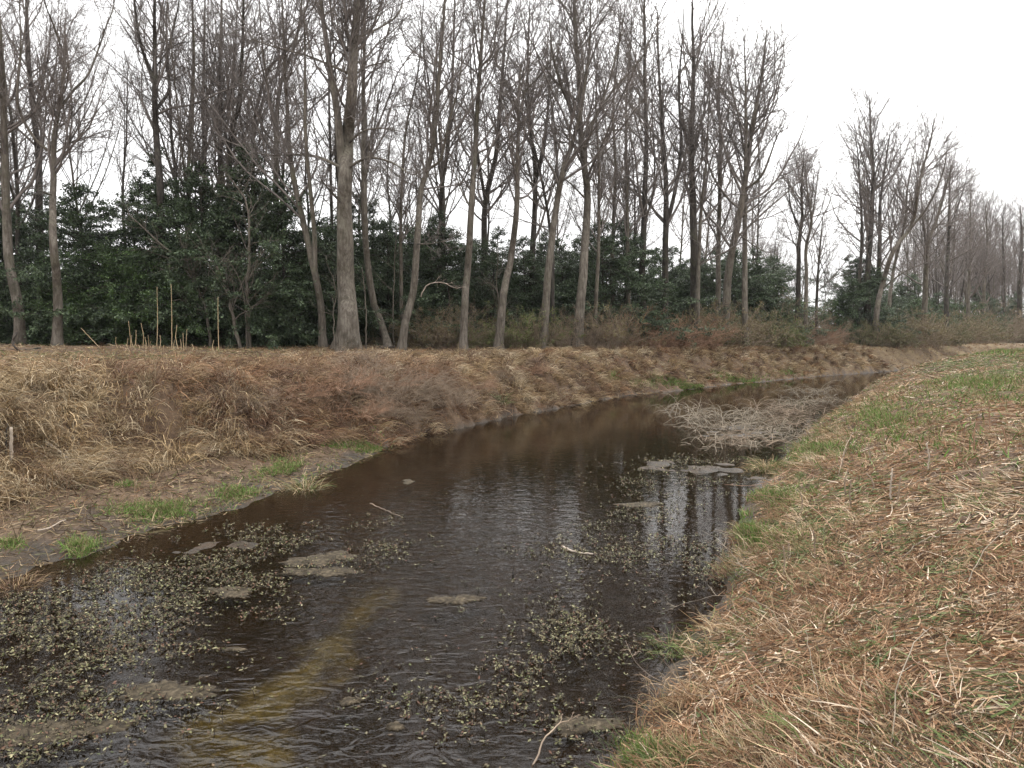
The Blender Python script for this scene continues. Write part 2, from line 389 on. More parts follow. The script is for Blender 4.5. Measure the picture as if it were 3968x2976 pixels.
# ------------------------------------------------------------------ bare trees
def tree_meshes(name, trunk, r0, limbs, seed, b1=34, t0=.30, lf1=.32, b2=6, b3=6, b4=3, up=.05, barkm=None, flare=.5, tip=.10, wob=.14):
    """trunk: (k,3) local points. returns trunk mesh, crown mesh"""
    r = np.random.default_rng(seed); K = 26
    T = resample(trunk, K); w = r.normal(size=(K, 3)) * .035; w[:2] = 0; w[:, 2] = 0
    T = T + np.cumsum(w, 0) * .45
    t = np.linspace(0, 1, K); h = T[:, 2] - T[0, 2]
    R = r0 * ((1 - t) ** .75 * (1 - tip) + tip) * (1 + flare * np.exp(-h / (1.6 * r0 + .12)))
    L0 = [(T, R)]
    for pts, rs in limbs:
        P = resample(pts, K); i = int(np.argmin(np.linalg.norm(T - P[0], axis=1))); P = P + (T[i] - P[0]) * (1 - np.linspace(0, 1, K))[:, None] ** 2
        L0.append((P, max(rs * R[i], .02) * ((1 - t) ** .8 * .88 + .12)))
    P0 = np.stack([p for p, _ in L0]); R0 = np.stack([q for _, q in L0])
    s = 12 if r0 > .3 else 8
    V, Q = tubes(P0, R0, s)
    if r0 > .25:   # fluted buttress and knobbly bark relief
        Vv = V.reshape(len(P0), K, s, 3); a = np.arange(s)
        amp = (.34 * np.exp(-h / .8) + .04)[:, None] * R0[0][:, None] * np.cos(a * 2 * pi / s * 4 + 1.0 + h[:, None] * .1)[:]
        Vv[0] += nrm(Vv[0] - P0[0][:, None, :]) * amp[..., None]
    tm = mesh(name + "_trunk", V, Q, barkm or M_BARK)
    # crown
    parts = []
    S, D, L, rr = spawn(P0[:1], R0[:1], b1, t0, .98, 40, 12, lf1, r, .45)
    if len(P0) > 1:
        c = spawn(P0[1:], R0[1:], max(6, b1 // 3), .12, .98, 42, 12, .42, r, .55)
        S, D, L, rr = [np.concatenate([a_, b_]) for a_, b_ in zip((S, D, L, rr), c)]
    rr = np.maximum(rr, .016)
    P1 = grow(S, D, L, 9, wob, up * 1.6, r); R1 = rr[:, None] * np.linspace(1, .22, 9)
    parts.append(tubes(P1, R1, 5))
    S, D, L, rr = spawn(P1, R1, b2, .15, .97, 42, 14, .5, r, .6)
    P2 = grow(S, D, L, 6, wob * 1.2, up, r); R2 = np.maximum(rr, .0085)[:, None] * np.linspace(1, .35, 6)
    parts.append(tubes(P2, R2, 4))
    S, D, L, rr = spawn(P2, R2, b3, .1, .98, 40, 15, .52, r, .7)
    P3 = grow(S, D, L, 4, wob * 1.3, up, r); R3 = np.maximum(rr, .005)[:, None] * np.linspace(1, .55, 4)
    parts.append(tubes(P3, R3, 3))
    if b4:
        S, D, L, rr = spawn(P3, R3, b4, .1, 1, 38, 15, .6, r, .8)
        P4 = grow(S, D, L, 3, wob * 1.3, up, r); R4 = np.maximum(rr, .0034)[:, None] * np.linspace(1, .6, 3)
        parts.append(tubes(P4, R4, 3))
    V, Q = join(parts)
    return tm, mesh(name + "_crown", V, Q, M_TWIG)

def px_path(pts, Y, base, r, ext=None, wobble=.5):
    out = []
    for i, (a, b) in enumerate(pts):
        out.append(at(a, b, Y + (r.normal() * wobble if i else 0)) - base)
    return out

# label, depth, trunk radius px at that depth, trunk pixel path (base first), limbs [(path, radius share)], bark, opts
TR = [
 ("leaning grey trunk at the very edge of the wood, leftmost of all the trunks", 37, 5.2, [(19, 341), (16, 310), (11, 265), (7, 203), (3, 110), (1, 30), (-2, -60)], [([(6, 190), (-8, 150), (-16, 80), (-20, 0)], .6)], 'B', {}),
 ("forked grey trunk with a snapped upper stub, beside the leftmost leaning trunk", 36, 4.6, [(57, 339), (55, 290), (54, 248), (54, 192), (56, 135), (64, 90), (67, 52), (68, 24)],
    [([(59, 118), (73, 96), (88, 79), (99, 50), (106, 28), (114, 5), (118, -40)], .62), ([(66, 56), (54, 24), (45, 0), (40, -50)], .75), ([(55, 150), (38, 138), (21, 112), (18, 90), (21, 45), (18, -20)], .6), ([(59, 148), (80, 137), (103, 137), (118, 140)], .3), ([(53, 200), (35, 190), (17, 186)], .3)], 'B', dict(t0=.5)),
 ("dark straight trunk just behind the snapped forked tree", 45, 4.6, [(42, 338), (41, 248), (38, 160), (33, 110), (27, 60), (25, 0), (25, -40)], [([(35, 120), (48, 60), (52, 0)], .5)], 'D', {}),
 ("tall dark tree rising out of the hollies with a wide upright fork", 42, 5.0, [(165, 338), (163, 240), (160, 190), (156, 130), (155, 90), (155, 50), (154, 13), (157, -40)],
    [([(155, 88), (149, 74), (140, 45), (134, 0), (130, -60)], .75), ([(158, 103), (171, 84), (168, 55), (178, 8), (184, -40)], .6), ([(156, 66), (175, 45), (203, 41)], .35), ([(161, 120), (175, 150), (178, 200)], .25)], 'D', dict(t0=.5)),
 ("slim dark stem right of the wide upright fork", 47, 2.6, [(181, 336), (178, 203), (172, 140), (169, 90), (166, 40), (168, -20)], [], 'D', {}),
 ("straight thin stem behind the left part of the hollies", 52, 2.6, [(189, 336), (188, 203), (190, 135), (193, 60), (192, -20)], [], 'D', {}),
 ("straight slender trunk standing behind the mid hollies", 50, 3.0, [(206, 336), (205, 176), (203, 101), (204, 30), (206, -40)], [([(204, 150), (213, 90), (216, 20)], .55)], 'B', {}),
 ("upright trunk rising behind the tallest holly crown", 48, 3.6, [(222, 337), (221, 171), (219, 90), (221, 20), (222, -50)], [([(221, 160), (231, 110), (236, 30), (240, -30)], .6)], 'B', {}),
 ("thick dark stem over the tallest holly crown", 44, 4.0, [(234, 338), (231, 158), (236, 110), (240, 60), (242, 0), (243, -40)], [([(232, 150), (222, 100), (218, 40)], .5)], 'D', {}),
 ("curving stem that bends to the right above the hollies", 46, 3.0, [(254, 338), (254, 171), (256, 113), (270, 68), (290, 48), (305, 10), (312, -30)], [], 'B', {}),
 ("sturdy trunk forking above the right end of the hollies", 44, 4.0, [(277, 339), (277, 203), (277, 135), (281, 85), (292, 55), (300, 20), (303, -40)], [([(278, 150), (270, 100), (262, 40), (258, -30)], .6)], 'B', {}),
 ("leaning twin-stemmed tree close to the left of the great tree", 40, 3.9, [(323, 340), (320, 305), (315, 275), (307, 240), (299, 205), (290, 158), (287, 110), (284, 50), (282, -20)],
    [([(317, 280), (316, 240), (312, 200), (306, 135), (305, 45), (303, -20)], .75)], 'B', {}),
 ("great thick pale-barked tree with flared foot at the edge of the wood", 39, 9.7, [(346.5, 345), (347, 320), (346.5, 285), (346, 240), (346, 205), (347, 176), (350, 139), (354, 100), (356, 50), (359, 0), (360, -90)],
    [([(346, 200), (342, 150), (338, 110), (331, 70), (325, 30), (321, 0), (316, -60)], .62), ([(352, 180), (364, 168), (374, 162), (394, 165), (412, 175), (424, 168)], .22), ([(353, 140), (366, 129), (385, 128), (402, 132)], .2), ([(342, 175), (311, 158), (266, 155), (250, 150)], .24), ([(333, 72), (300, 55), (270, 46), (239, 34)], .26), ([(356, 40), (378, 30), (400, 12), (404, -20)], .3), ([(356, 90), (370, 70), (392, 60)], .25), ([(347, 200), (330, 188), (318, 176)], .2), ([(355, 60), (346, 20), (345, -40)], .4)], 'P', dict(t0=.5, b1=44, flare=.5, lf1=.30)),
 ("tall slim pale tree with a swept foot, just right of the great tree", 42, 3.7, [(389, 341), (383, 325), (374, 304), (368, 262), (365, 203), (364, 113), (365, 50), (364, -20), (365, -60)], [([(366, 190), (372, 130), (378, 60)], .35)], 'P', dict(t0=.45)),
 ("pale crooked tree curving out to the right, two trunks past the great tree", 41, 4.0, [(401, 341), (406, 315), (413, 296), (418, 237), (421, 192), (431, 158), (435, 124), (439, 68), (444, 0), (447, -50)],
    [([(431, 160), (443, 152), (450, 120), (460, 80), (464, 20)], .55), ([(420, 240), (428, 243), (452, 240)], .25)], 'P', dict(t0=.42)),
 ("thin straight stem beside the pale crooked tree", 44, 2.1, [(404, 338), (403, 309), (402, 225), (405, 147), (413, 100), (419, 68), (424, 0)], [], 'B', {}),
 ("dark leaning stem forking behind the crooked tree", 49, 3.2, [(437, 336), (441, 203), (447, 160), (452, 110), (455, 50), (456, -20)], [([(443, 190), (434, 120), (424, 50), (420, 0)], .6)], 'D', {}),
 ("mossy brown trunk standing above the low green bush", 42, 4.0, [(463, 334), (465, 300), (468, 271), (471, 203), (475, 135), (480, 56), (484, 0), (486, -50)],
    [([(480, 60), (473, 20), (466, -30)], .6), ([(479, 70), (492, 55), (497, 10), (500, -40)], .6), ([(471, 205), (462, 190), (450, 160)], .3)], 'B', dict(t0=.42)),
 ("forked dark trunk behind the middle of the tree line", 52, 3.8, [(486, 336), (485, 230), (488, 190), (497, 150), (500, 100), (505, 40), (508, -20)], [([(487, 200), (478, 150), (472, 90), (470, 30)], .65)], 'D', {}),
 ("leaning trunk snapped off high up, with one long limb to the right", 43, 4.3, [(498, 335), (503, 300), (511, 259), (517, 203), (518, 124), (520, 86), (522, 62)],
    [([(520, 95), (527, 88), (547, 66), (562, 40), (570, 15), (575, -30)], .7), ([(518, 112), (503, 77), (493, 55), (487, 20)], .5), ([(519, 120), (530, 60), (534, -10)], .45)], 'B', dict(t0=.5)),
 ("dark double trunk seen between the snapped tree and the pale leaning one", 52, 3.6, [(532, 336), (533, 250), (535, 203), (535, 160), (530, 120), (528, 60), (530, 0)], [([(535, 190), (544, 150), (549, 90), (552, 20)], .7)], 'D', {}),
 ("pale trunk leaning to the right, its foot beside the green shrub", 44, 4.3, [(543, 340), (546, 300), (550, 259), (557, 206), (565, 165), (573, 145), (583, 100), (589, 50), (590, 0)], [([(560, 190), (556, 130), (549, 80), (547, 20)], .45)], 'P', dict(t0=.42)),
 ("thin dark stem close behind the pale leaning trunk", 46, 2.1, [(553, 339), (553, 300), (552, 248), (545, 194), (538, 158), (530, 120), (524, 60)], [], 'D', {}),
 ("tall straight trunk with a fan of upswept branches, pale below", 45, 5.0, [(577, 340), (580, 305), (583, 271), (586, 203), (583, 165), (579, 135), (577, 90), (574, 40), (572, 0), (570, -40)],
    [([(580, 150), (592, 120), (612, 90), (640, 60), (655, 30)], .55), ([(579, 140), (598, 110), (615, 60), (625, 10)], .55), ([(578, 120), (562, 90), (552, 50), (548, 0)], .5), ([(577, 90), (590, 60), (604, 30), (620, 20)], .45), ([(583, 200), (568, 182), (558, 180)], .3)], 'P', dict(t0=.4, b1=38)),
 ("thin upright stem just right of the fan-branched tree", 46, 2.2, [(594, 340), (595, 316), (597, 250), (597, 160), (594, 100), (596, 40)], [], 'B', {}),
 ("slender stem behind the start of the brown thicket", 54, 2.4, [(613, 336), (613, 250), (615, 170), (613, 100), (618, 50), (620, 0)], [], 'B', {}),
 ("straight slender stem rising from the brown thicket", 52, 2.6, [(629, 338), (628, 250), (627, 180), (626, 110), (632, 50), (633, 10)], [], 'B', {}),
 ("tall dark trunk in the middle of the brown thicket", 53, 3.7, [(644, 337), (643, 290), (644, 225), (647, 135), (645, 70), (644, 10), (645, -20)], [([(645, 230), (655, 180), (652, 100), (655, 40)], .4)], 'D', {}),
 ("dark trunk forking low with a long parallel arm on its right", 54, 3.9, [(664, 337), (665, 290), (666, 225), (666, 180), (662, 113), (659, 60), (657, 10)],
    [([(666, 235), (675, 195), (681, 150), (679, 90), (683, 30), (684, 0)], .75)], 'D', {}),
 ("dark thick trunk with a pale stem against its right side", 55, 4.6, [(694, 337), (694, 290), (694, 246), (692, 170), (692, 130), (694, 70), (692, 20), (693, -10)],
    [([(692, 150), (680, 110), (678, 60)], .5), ([(693, 170), (703, 120), (712, 80), (716, 30)], .5)], 'D', dict(t0=.3)),
 ("pale thin stem touching the right side of a dark thick trunk", 54, 2.6, [(697.5, 336), (698, 280), (700, 230), (703, 190), (707, 150), (710, 90)], [], 'P', {}),
 ("upright trunk between the paired pale and dark stems and the brown leaning trunk", 58, 3.0, [(717, 336), (718, 290), (719, 227), (721, 149), (719, 95), (722, 50), (724, 20)], [([(720, 160), (735, 120), (744, 80)], .45)], 'B', {}),
 ("brown leaning trunk that forks into tall wands near the clearing", 56, 4.4, [(724, 338), (726, 300), (729, 265), (740, 207), (746, 168), (750, 139), (753, 120), (760, 90), (765, 52), (767, 30)],
    [([(747, 165), (737, 110), (730, 80), (727, 40)], .5), ([(744, 200), (762, 180), (776, 140), (784, 125)], .5), ([(742, 215), (757, 205), (772, 190), (790, 185)], .35), ([(735, 235), (760, 250), (775, 253)], .25)], 'B', dict(t0=.3, b1=32)),
 ("straight pale trunk standing alone in front at the end of the thicket", 56, 3.3, [(746, 339), (746, 300), (745, 265), (746, 188), (747, 120), (746, 60), (745, 35)], [([(746, 190), (757, 215), (757, 240)], .2)], 'P', dict(t0=.4)),
 ("dark trunk with candelabra fork left of the gap in the wood", 66, 3.2, [(797, 337), (797, 290), (798, 240), (801, 215), (800, 180), (803, 150)], [([(799, 230), (790, 205), (788, 170)], .6), ([(800, 222), (810, 205), (815, 165)], .6)], 'D', dict(t0=.4)),
 ("pale slim trunk left of the gap in the wood", 65, 2.5, [(806, 337), (805, 290), (805, 246), (810, 223), (806, 195), (803, 160)], [([(810, 222), (816, 190), (819, 165)], .7)], 'P', dict(t0=.5)),
 ("small crooked tree standing alone in the gap of the wood", 70, 1.9, [(817, 338), (817, 304), (819, 256), (821, 225), (822, 205)], [([(818, 260), (827, 280), (833, 290)], .5), ([(820, 240), (832, 235), (845, 220)], .4)], 'D', dict(t0=.35, b1=18)),
 ("slender dark stem at the left side of the group past the gap", 76, 2.2, [(858, 337), (859, 290), (861, 227), (857, 160), (852, 130)], [], 'D', {}),
 ("tallest straight tree of the group past the gap, with a pointed crown", 76, 3.4, [(869, 338), (869, 290), (872, 227), (874, 168), (872, 130), (871, 98)], [([(872, 190), (860, 150), (853, 120)], .45), ([(873, 180), (888, 140), (898, 122)], .45), ([(872, 150), (880, 115), (889, 100)], .4)], 'D', dict(t0=.35, b1=32)),
 ("dark stem leaning slightly right of the tallest pointed tree", 77, 2.8, [(879, 338), (879, 290), (879, 246), (880, 205), (886, 160), (890, 130)], [], 'D', {}),
 ("pale-footed tree sweeping far out to the right past the gap", 73, 3.0, [(876, 340), (878, 310), (882, 285), (893, 250), (911, 225), (917, 188), (922, 165), (929, 140), (932, 118)],
    [([(914, 222), (932, 200), (944, 170), (948, 140)], .7), ([(882, 285), (905, 270), (935, 260)], .35)], 'B', dict(t0=.35, b1=28)),
 ("slim pale stem left of the forked tree on the far right", 80, 2.2, [(888, 340), (890, 310), (894, 270), (905, 225), (908, 190), (915, 150)], [], 'P', {}),
 ("tree with a forked crown, second group past the gap", 82, 3.0, [(923, 339), (925, 300), (927, 246), (935, 222), (945, 190), (953, 160)], [([(926, 255), (922, 215), (921, 175)], .6), ([(928, 240), (948, 215), (962, 195)], .5)], 'B', dict(b1=28, t0=.3)),
 ("straight stem past the forked crown on the right of the tree line", 88, 2.6, [(947, 338), (948, 290), (948, 246), (949, 188), (950, 165)], [([(949, 230), (960, 200), (968, 175)], .5)], 'D', dict(b1=28, t0=.3)),
 ("slim stem in the receding tree line above the green field", 100, 2.1, [(968, 338), (969, 290), (970, 246), (970, 195)], [], 'B', dict(b1=28, t0=.25)),
 ("far pale stem of the receding tree line above the green field", 112, 2.0, [(985, 338), (985, 290), (987, 246), (986, 205)], [], 'P', dict(b1=28, t0=.25)),
 ("far dark stem near the end of the receding tree line", 122, 1.9, [(1004, 338), (1004, 290), (1003, 246), (1003, 208)], [], 'D', dict(b1=28, t0=.25)),
 ("last thick stem of the tree line at the right edge of the photo", 118, 2.6, [(1021, 338), (1021, 290), (1022, 246), (1021, 205)], [], 'D', dict(b1=28, t0=.25)),
]
BK = dict(B=M_BARK, P=M_PALE, D=M_DARK)
for i, (lab, Y, rp, path, limbs, bk, op) in enumerate(TR):
    r = np.random.default_rng(100 + i)
    b = at(path[0][0], path[0][1], Y); b[2] = hz(b[0], b[1]) - .12
    pts = px_path(path, Y, b, r); pts[0] = np.zeros(3); pts[1][1] *= .6
    lm = []
    for lp, rs in limbs:
        n = len(lp); dy = r.normal() * 2.2
        q = [at(a_, b2_, Y + dy * j / (n - 1) + r.normal() * .15) - b for j, (a_, b2_) in enumerate(lp)]
        lm.append((q, rs))
    r0 = rp * Y / F_
    o = dict(b1=25, b2=8, lf1=.42, up=.075); o.update(op)
    tm, cm = tree_meshes("bare_tree", pts, r0, lm, 500 + i, barkm=BK[bk], **o)
    root = empty("bare_tree", b, lab, "tree", "bare trees at the edge of the wood")
    link("trunk", tm, root); link("crown", cm, root)

# the wood behind: eight builds, copied, standing singly
protos = []
for i in range(9):
    r = np.random.default_rng(900 + i); hgt = r.uniform(20, 25); lean = r.normal(size=2) * .9
    pts = [np.array([0, 0, 0.0])]
    for t in (.25, .5, .75, 1): pts.append(np.array([lean[0] * t + r.normal() * .25, lean[1] * t + r.normal() * .25, hgt * t]))
    lm = []
    for q in range(r.integers(1, 4)):
        t = r.uniform(.35, .6); base = pts[0] + (pts[-1] - pts[0]) * t; a = r.uniform(0, 6.28); L = hgt * (1 - t) * .9; dx = np.array([math.cos(a), math.sin(a), 0])
        lm.append(([base, base + dx * L * .14 + np.array([0, 0, L * .3]), base + dx * L * .25 + np.array([0, 0, L * .65]), base + dx * L * .33 + np.array([0, 0, L])], .6))
    protos.append((tree_meshes("wood_tree", pts, r.uniform(.11, .20), lm, 950 + i, barkm=[M_DARK, M_BARK][i % 2], b1=22, t0=.34, b2=7, b3=5, b4=2, lf1=.42, up=.075), hgt))
def edge_of_wood(y):                   # x of the wood's front edge at depth y
    return np.interp(y, [28, 34, 40, 48, 62, 80, 127, 200], [-40, -26, -9, 4, 20, 38, 84, 158])
r = np.random.default_rng(5); spots = []
tries = 0
while len(spots) < 112 and tries < 20000:
    tries += 1
    y = 38 + 150 * r.random() ** 1.6; dpt = 3 + 30 * r.random() ** .8
    x = edge_of_wood(y) - dpt
    px, _ = topx(x, y)
    if px < -60 or px > 1100 or y < 40: continue
    if 808 < px < 852 and r.random() < .93: continue
    if 380 < px < 800 and r.random() < .45: continue     # the gap in the wood
    if any((x - a) ** 2 + (y - b_) ** 2 < (2.0 if y < 75 else 3.5) for a, b_ in spots): continue
    spots.append((x, y))
for i, (x, y) in enumerate(spots):
    (tm, cm), hg = protos[i % 9]
    lab = "bare slender tree standing deeper in the wood, behind the front row of trunks" if y < 80 else "bare far tree of the receding wood, behind the front row on the right"
    grp = "bare trees deeper in the wood" if y < 80 else "bare far trees of the receding wood"
    px, _ = topx(x, y); sc = r.uniform(.74, 1.0)
    if px > 760: sc *= .86
    if 760 < px < 860: sc *= .72
    root = empty("bare_tree", (x, y, hz(x, y) - .1), lab, "tree", grp, r.uniform(0, 6.28), sc)
    link("trunk", tm, root); link("crown", cm, root)

# ------------------------------------------------------------------ evergreens (holly-like understorey)
def evergreen_meshes(seed, h, w, nl, ls=.13, c0=(.035, .055, .03), c1=(.16, .22, .11), low=.04, shape=.75):
    r = np.random.default_rng(seed)
    T = resample([(0, 0, 0), (r.normal() * .15, r.normal() * .15, h * .5), (r.normal() * .3, r.normal() * .3, h)], 14)
    R = .09 * np.linspace(1, .15, 14)
    V, Q = tubes(T[None], R[None], 7); tm = mesh("evergreen_trunk", V, Q, M_DARK)
    nb = 130; t = low + (1 - low) * r.random(nb) ** 1.15; f = t * 13; i = np.minimum(f.astype(int), 12)
    S = T[i] + (T[i + 1] - T[i]) * (f - i)[:, None]; a = r.uniform(0, 2 * pi, nb)
    lob = 1 + .35 * np.sin(a * 2 + seed) + .25 * np.sin(a * 3 + t * 7)
    L = w * lob * np.maximum((1 - t) ** shape, .06) * r.uniform(.4, 1.45, nb)
    D = np.stack([np.cos(a), np.sin(a), r.uniform(-.05, .32, nb) + .9 * t ** 3], 1)
    P1 = grow(S, D, L, 8, .13, -.05, r); R1 = .022 * np.ones((nb, 1)) * np.linspace(1, .2, 8)
    s2, d2, l2, _ = spawn(P1, R1, 9, .25, 1, 42, 15, .42, r); d2[:, 2] *= .4
    P2 = grow(s2, d2, np.maximum(l2, .22), 6, .2, -.02, r)
    n2 = len(P2); pw = np.maximum(l2, .12) ** 1.3; pi_ = r.choice(n2, nl, p=pw / pw.sum()); f = r.random(nl) ** .7 * 5; i = np.minimum(f.astype(int), 4); ww = (f - i)[:, None]
    c = P2[pi_, i] * (1 - ww) + P2[pi_, i + 1] * ww + r.normal(size=(nl, 3)) * np.array([.1, .1, .045])
    tng = nrm(nrm(P2[pi_, i + 1] - P2[pi_, i]) + r.normal(size=(nl, 3)) * .8); nn = nrm(np.array([0, 0, 1.0]) + r.normal(size=(nl, 3)) * .42)
    sd_ = nrm(np.cross(tng, nn)); l = (ls * r.uniform(.6, 1.25, nl))[:, None]
    V = np.stack([c, c + tng * l * .45 + sd_ * l * .27 , c + tng * l, c + tng * l * .45 - sd_ * l * .27], 1).reshape(-1, 3)
    Qx = np.arange(nl * 4).reshape(-1, 4)
    k = r.random((nl, 1)); tint = r.random((n2, 1))[pi_] * .6
    col = np.array(c0) * (1 - k) + np.array(c1) * k; col = col * (.7 + tint)
    lv = mesh("evergreen_leaves", V, Qx, M_LEAF, np.repeat(col, 4, 0), smooth=False)
    V, Q = join([tubes(P1, R1, 4), tubes(P2, .009 * np.ones((n2, 1)) * np.linspace(1, .4, 6), 3)])
    return tm, mesh("evergreen_branches", V, Q, M_DARK), lv
EV = [evergreen_meshes(21, 9.2, 4.3, 52000, shape=.8), evergreen_meshes(22, 7.6, 4.4, 50000, shape=.65), evergreen_meshes(23, 10.4, 3.9, 48000, shape=.9),
      evergreen_meshes(24, 5.4, 3.6, 34000, shape=.5, c0=(.035, .065, .025), c1=(.14, .22, .07))]
# px, depth, build, scale, label
EG = [
 (8, 43, 1, .95, "dark holly at the left edge behind the leaning trunk"), (30, 46, 0, .82, "tall thin-topped holly between the first two trunks"),
 (82, 41, 1, 1.05, "dark broad holly just right of the snapped forked tree"), (100, 46, 2, .82, "holly with feathery top showing over its broad neighbour"),
 (118, 40, 3, .9, "low bright green holly behind the dry canes"), (132, 43, 0, .93, "dark rounded holly at the foot of the tall forked tree"),
 (158, 45, 2, 1.03, "tall holly whose tip stands against the sky beside the tall forked tree"), (150, 39.5, 3, .8, "small fresh green holly directly behind the tallest canes"),
 (188, 43, 0, 1.08, "dense holly in the middle of the big evergreen clump"), (212, 42, 1, 1.15, "spreading holly under the crooked leaning saplings"),
 (238, 42.5, 2, 1.02, "tallest dark holly of the big evergreen clump"), (262, 43, 0, 1.1, "broad dark holly at the right of the big evergreen clump"),
 (285, 42, 1, 1.05, "holly with sloping right side left of the twin-stemmed tree"), (300, 44, 3, 1.0, "low holly at the foot of the twin-stemmed tree"),
 (322, 47, 0, .85, "holly half hidden behind the great pale tree"), (372, 47, 2, .92, "upright holly between the great tree and the crooked one"),
 (392, 46, 1, .95, "dark holly behind the crooked tree's foot"), (428, 49, 0, .95, "holly in the gap right of the crooked tree"),
 (448, 48, 2, .85, "holly left of the mossy brown trunk"), (490, 50, 0, .85, "dark holly between the mossy trunk and the snapped one"),
 (470, 54, 1, .95, "holly deep behind the mossy brown trunk"), (526, 50, 1, .98, "dense holly behind the green shrub"), (540, 55, 2, .8, "pointed holly behind the pale leaning trunk"),
 (566, 52, 0, .85, "holly between the pale leaning trunk and the fan-branched tree"), (604, 50, 1, 1.12, "broad grey-green holly right of the fan-branched tree"),
 (622, 53, 0, 1.0, "holly rising behind the start of the brown thicket"), (650, 60, 1, .7, "low holly behind the dark trunks of the thicket"),
 (684, 60, 1, .82, "holly behind the long-armed forked trunk"), (706, 60, 0, .82, "holly behind the pale and dark stems pair"), (733, 63, 1, 1.05, "large holly behind the brown leaning trunk"),
 (755, 66, 0, 1.0, "tall holly behind the straight pale trunk"), (775, 69, 1, 1.15, "wide grey-green holly closing the wood before the gap"), (792, 77, 3, .9, "low holly under the candelabra fork"),
 (838, 76, 3, .9, "small holly in the floor of the gap"), (852, 77, 0, 1.0, "pointed holly at the right side of the gap"), (862, 76, 1, 1.15, "dark dense holly at the foot of the tallest pointed tree"),
 (893, 84, 1, .8, "low holly behind the pale-footed sweeping tree"), (915, 88, 3, 1.0, "low spreading holly in the second group past the gap"), (940, 95, 1, .9, "holly in shade under the forked crown past the gap"),
 (965, 108, 3, 1.1, "greyish holly under the receding tree line"), (990, 118, 1, .9, "far holly under the receding tree line above the field"), (1012, 125, 0, .9, "far upright holly close to the right edge of the photo"), (1036, 125, 1, 1.0, "far holly past the last thick stem"),
 (-20, 42, 0, 1.0, "holly before the left edge of the wood"), (340, 50, 1, .9, "holly behind the great tree's left root"), (60, 49, 2, .9, "thin holly deep behind the snapped forked tree"),
]
r = np.random.default_rng(6); n_far = 0; fs = []
for j in range(16):          # the wood goes on to the left of the photograph
    y = r.uniform(34, 62); x = edge_of_wood(y) - r.uniform(6, 26) - (8 if y > 45 else 0); px, _ = topx(x, y)
    if px > -20: x -= (px + 60) * y / F_
    (tm, cm), hg = protos[j % 9]
    root = empty("bare_tree", (x, y, hz(x, y) - .1), "bare tree of the wood beyond the left edge of the photo", "tree", "bare trees beyond the left edge", r.uniform(0, 6.28), r.uniform(.8, 1.0))
    link("trunk", tm, root); link("crown", cm, root)
while n_far < 46:
    y = r.uniform(86, 175); x = edge_of_wood(y) - r.uniform(.5, 20); px, _ = topx(x, y)
    if px < 905 or px > 1085 or any((x - a) ** 2 + (y - b_) ** 2 < 4 for a, b_ in fs): continue
    fs.append((x, y)); n_far += 1; (tm, cm), hg = protos[n_far % 9]
    root = empty("bare_tree", (x, y, hz(x, y) - .1), "bare far tree of the receding wood, behind the front row on the right", "tree", "bare far trees of the receding wood", r.uniform(0, 6.28), r.uniform(.8, 1.05))
    link("trunk", tm, root); link("crown", cm, root)
r = np.random.default_rng(77)
for j, (x, y) in enumerate([(-34, 42), (-38, 39), (-41, 45), (-46, 42), (-36, 48), (-50, 46), (-44, 37)]):
    root = empty("evergreen_tree", (x, y, hz(x, y) - .1), "dark holly beyond the left edge of the photo", "evergreen tree", "hollies beyond the left edge", j * 1.1, .95)
    tm, bm_, lv = EV[j % 3]; link("trunk", tm, root); link("branches", bm_, root); link("crown", lv, root)
for px, Y, k, s, lab in EG:
    if px < 345: s *= 1.1
    p = at(px, 340, Y); root = empty("evergreen_tree", (p[0], Y, hz(p[0], Y) - .1), lab, "evergreen tree", "dark hollies under the bare trees", r.uniform(0, 6.28), s * r.uniform(.95, 1.05))
    tm, bm_, lv = EV[k]
    link("trunk", tm, root); link("branches", bm_, root); link("crown", lv, root)

r = np.random.default_rng(78)      # low hollies closing the wood's depth
for px in (350, 366, 384, 410, 420, 440, 460, 482, 506, 516, 548, 560, 584, 596, 628, 640, 664, 676, 696, 722, 745, 762, 870, 885, 905, 925, 950, 975, 1000):
    Y = float(np.interp(px, [350, 600, 760, 900, 1000], [52, 57, 68, 96, 135])) + r.uniform(-2, 3); p = at(px, 340, Y); k = int(r.choice([0, 1, 1, 3]))
    root = empty("evergreen_tree", (p[0], Y, hz(p[0], Y) - .1), "low dark holly deep in the wood, seen only between the trunks and nearer hollies", "evergreen tree", "hollies deep in the wood", r.uniform(0, 6.28), r.uniform(.9, 1.18))
    tm, bm_, lv = EV[k]; link("trunk", tm, root); link("branches", bm_, root); link("crown", lv, root)
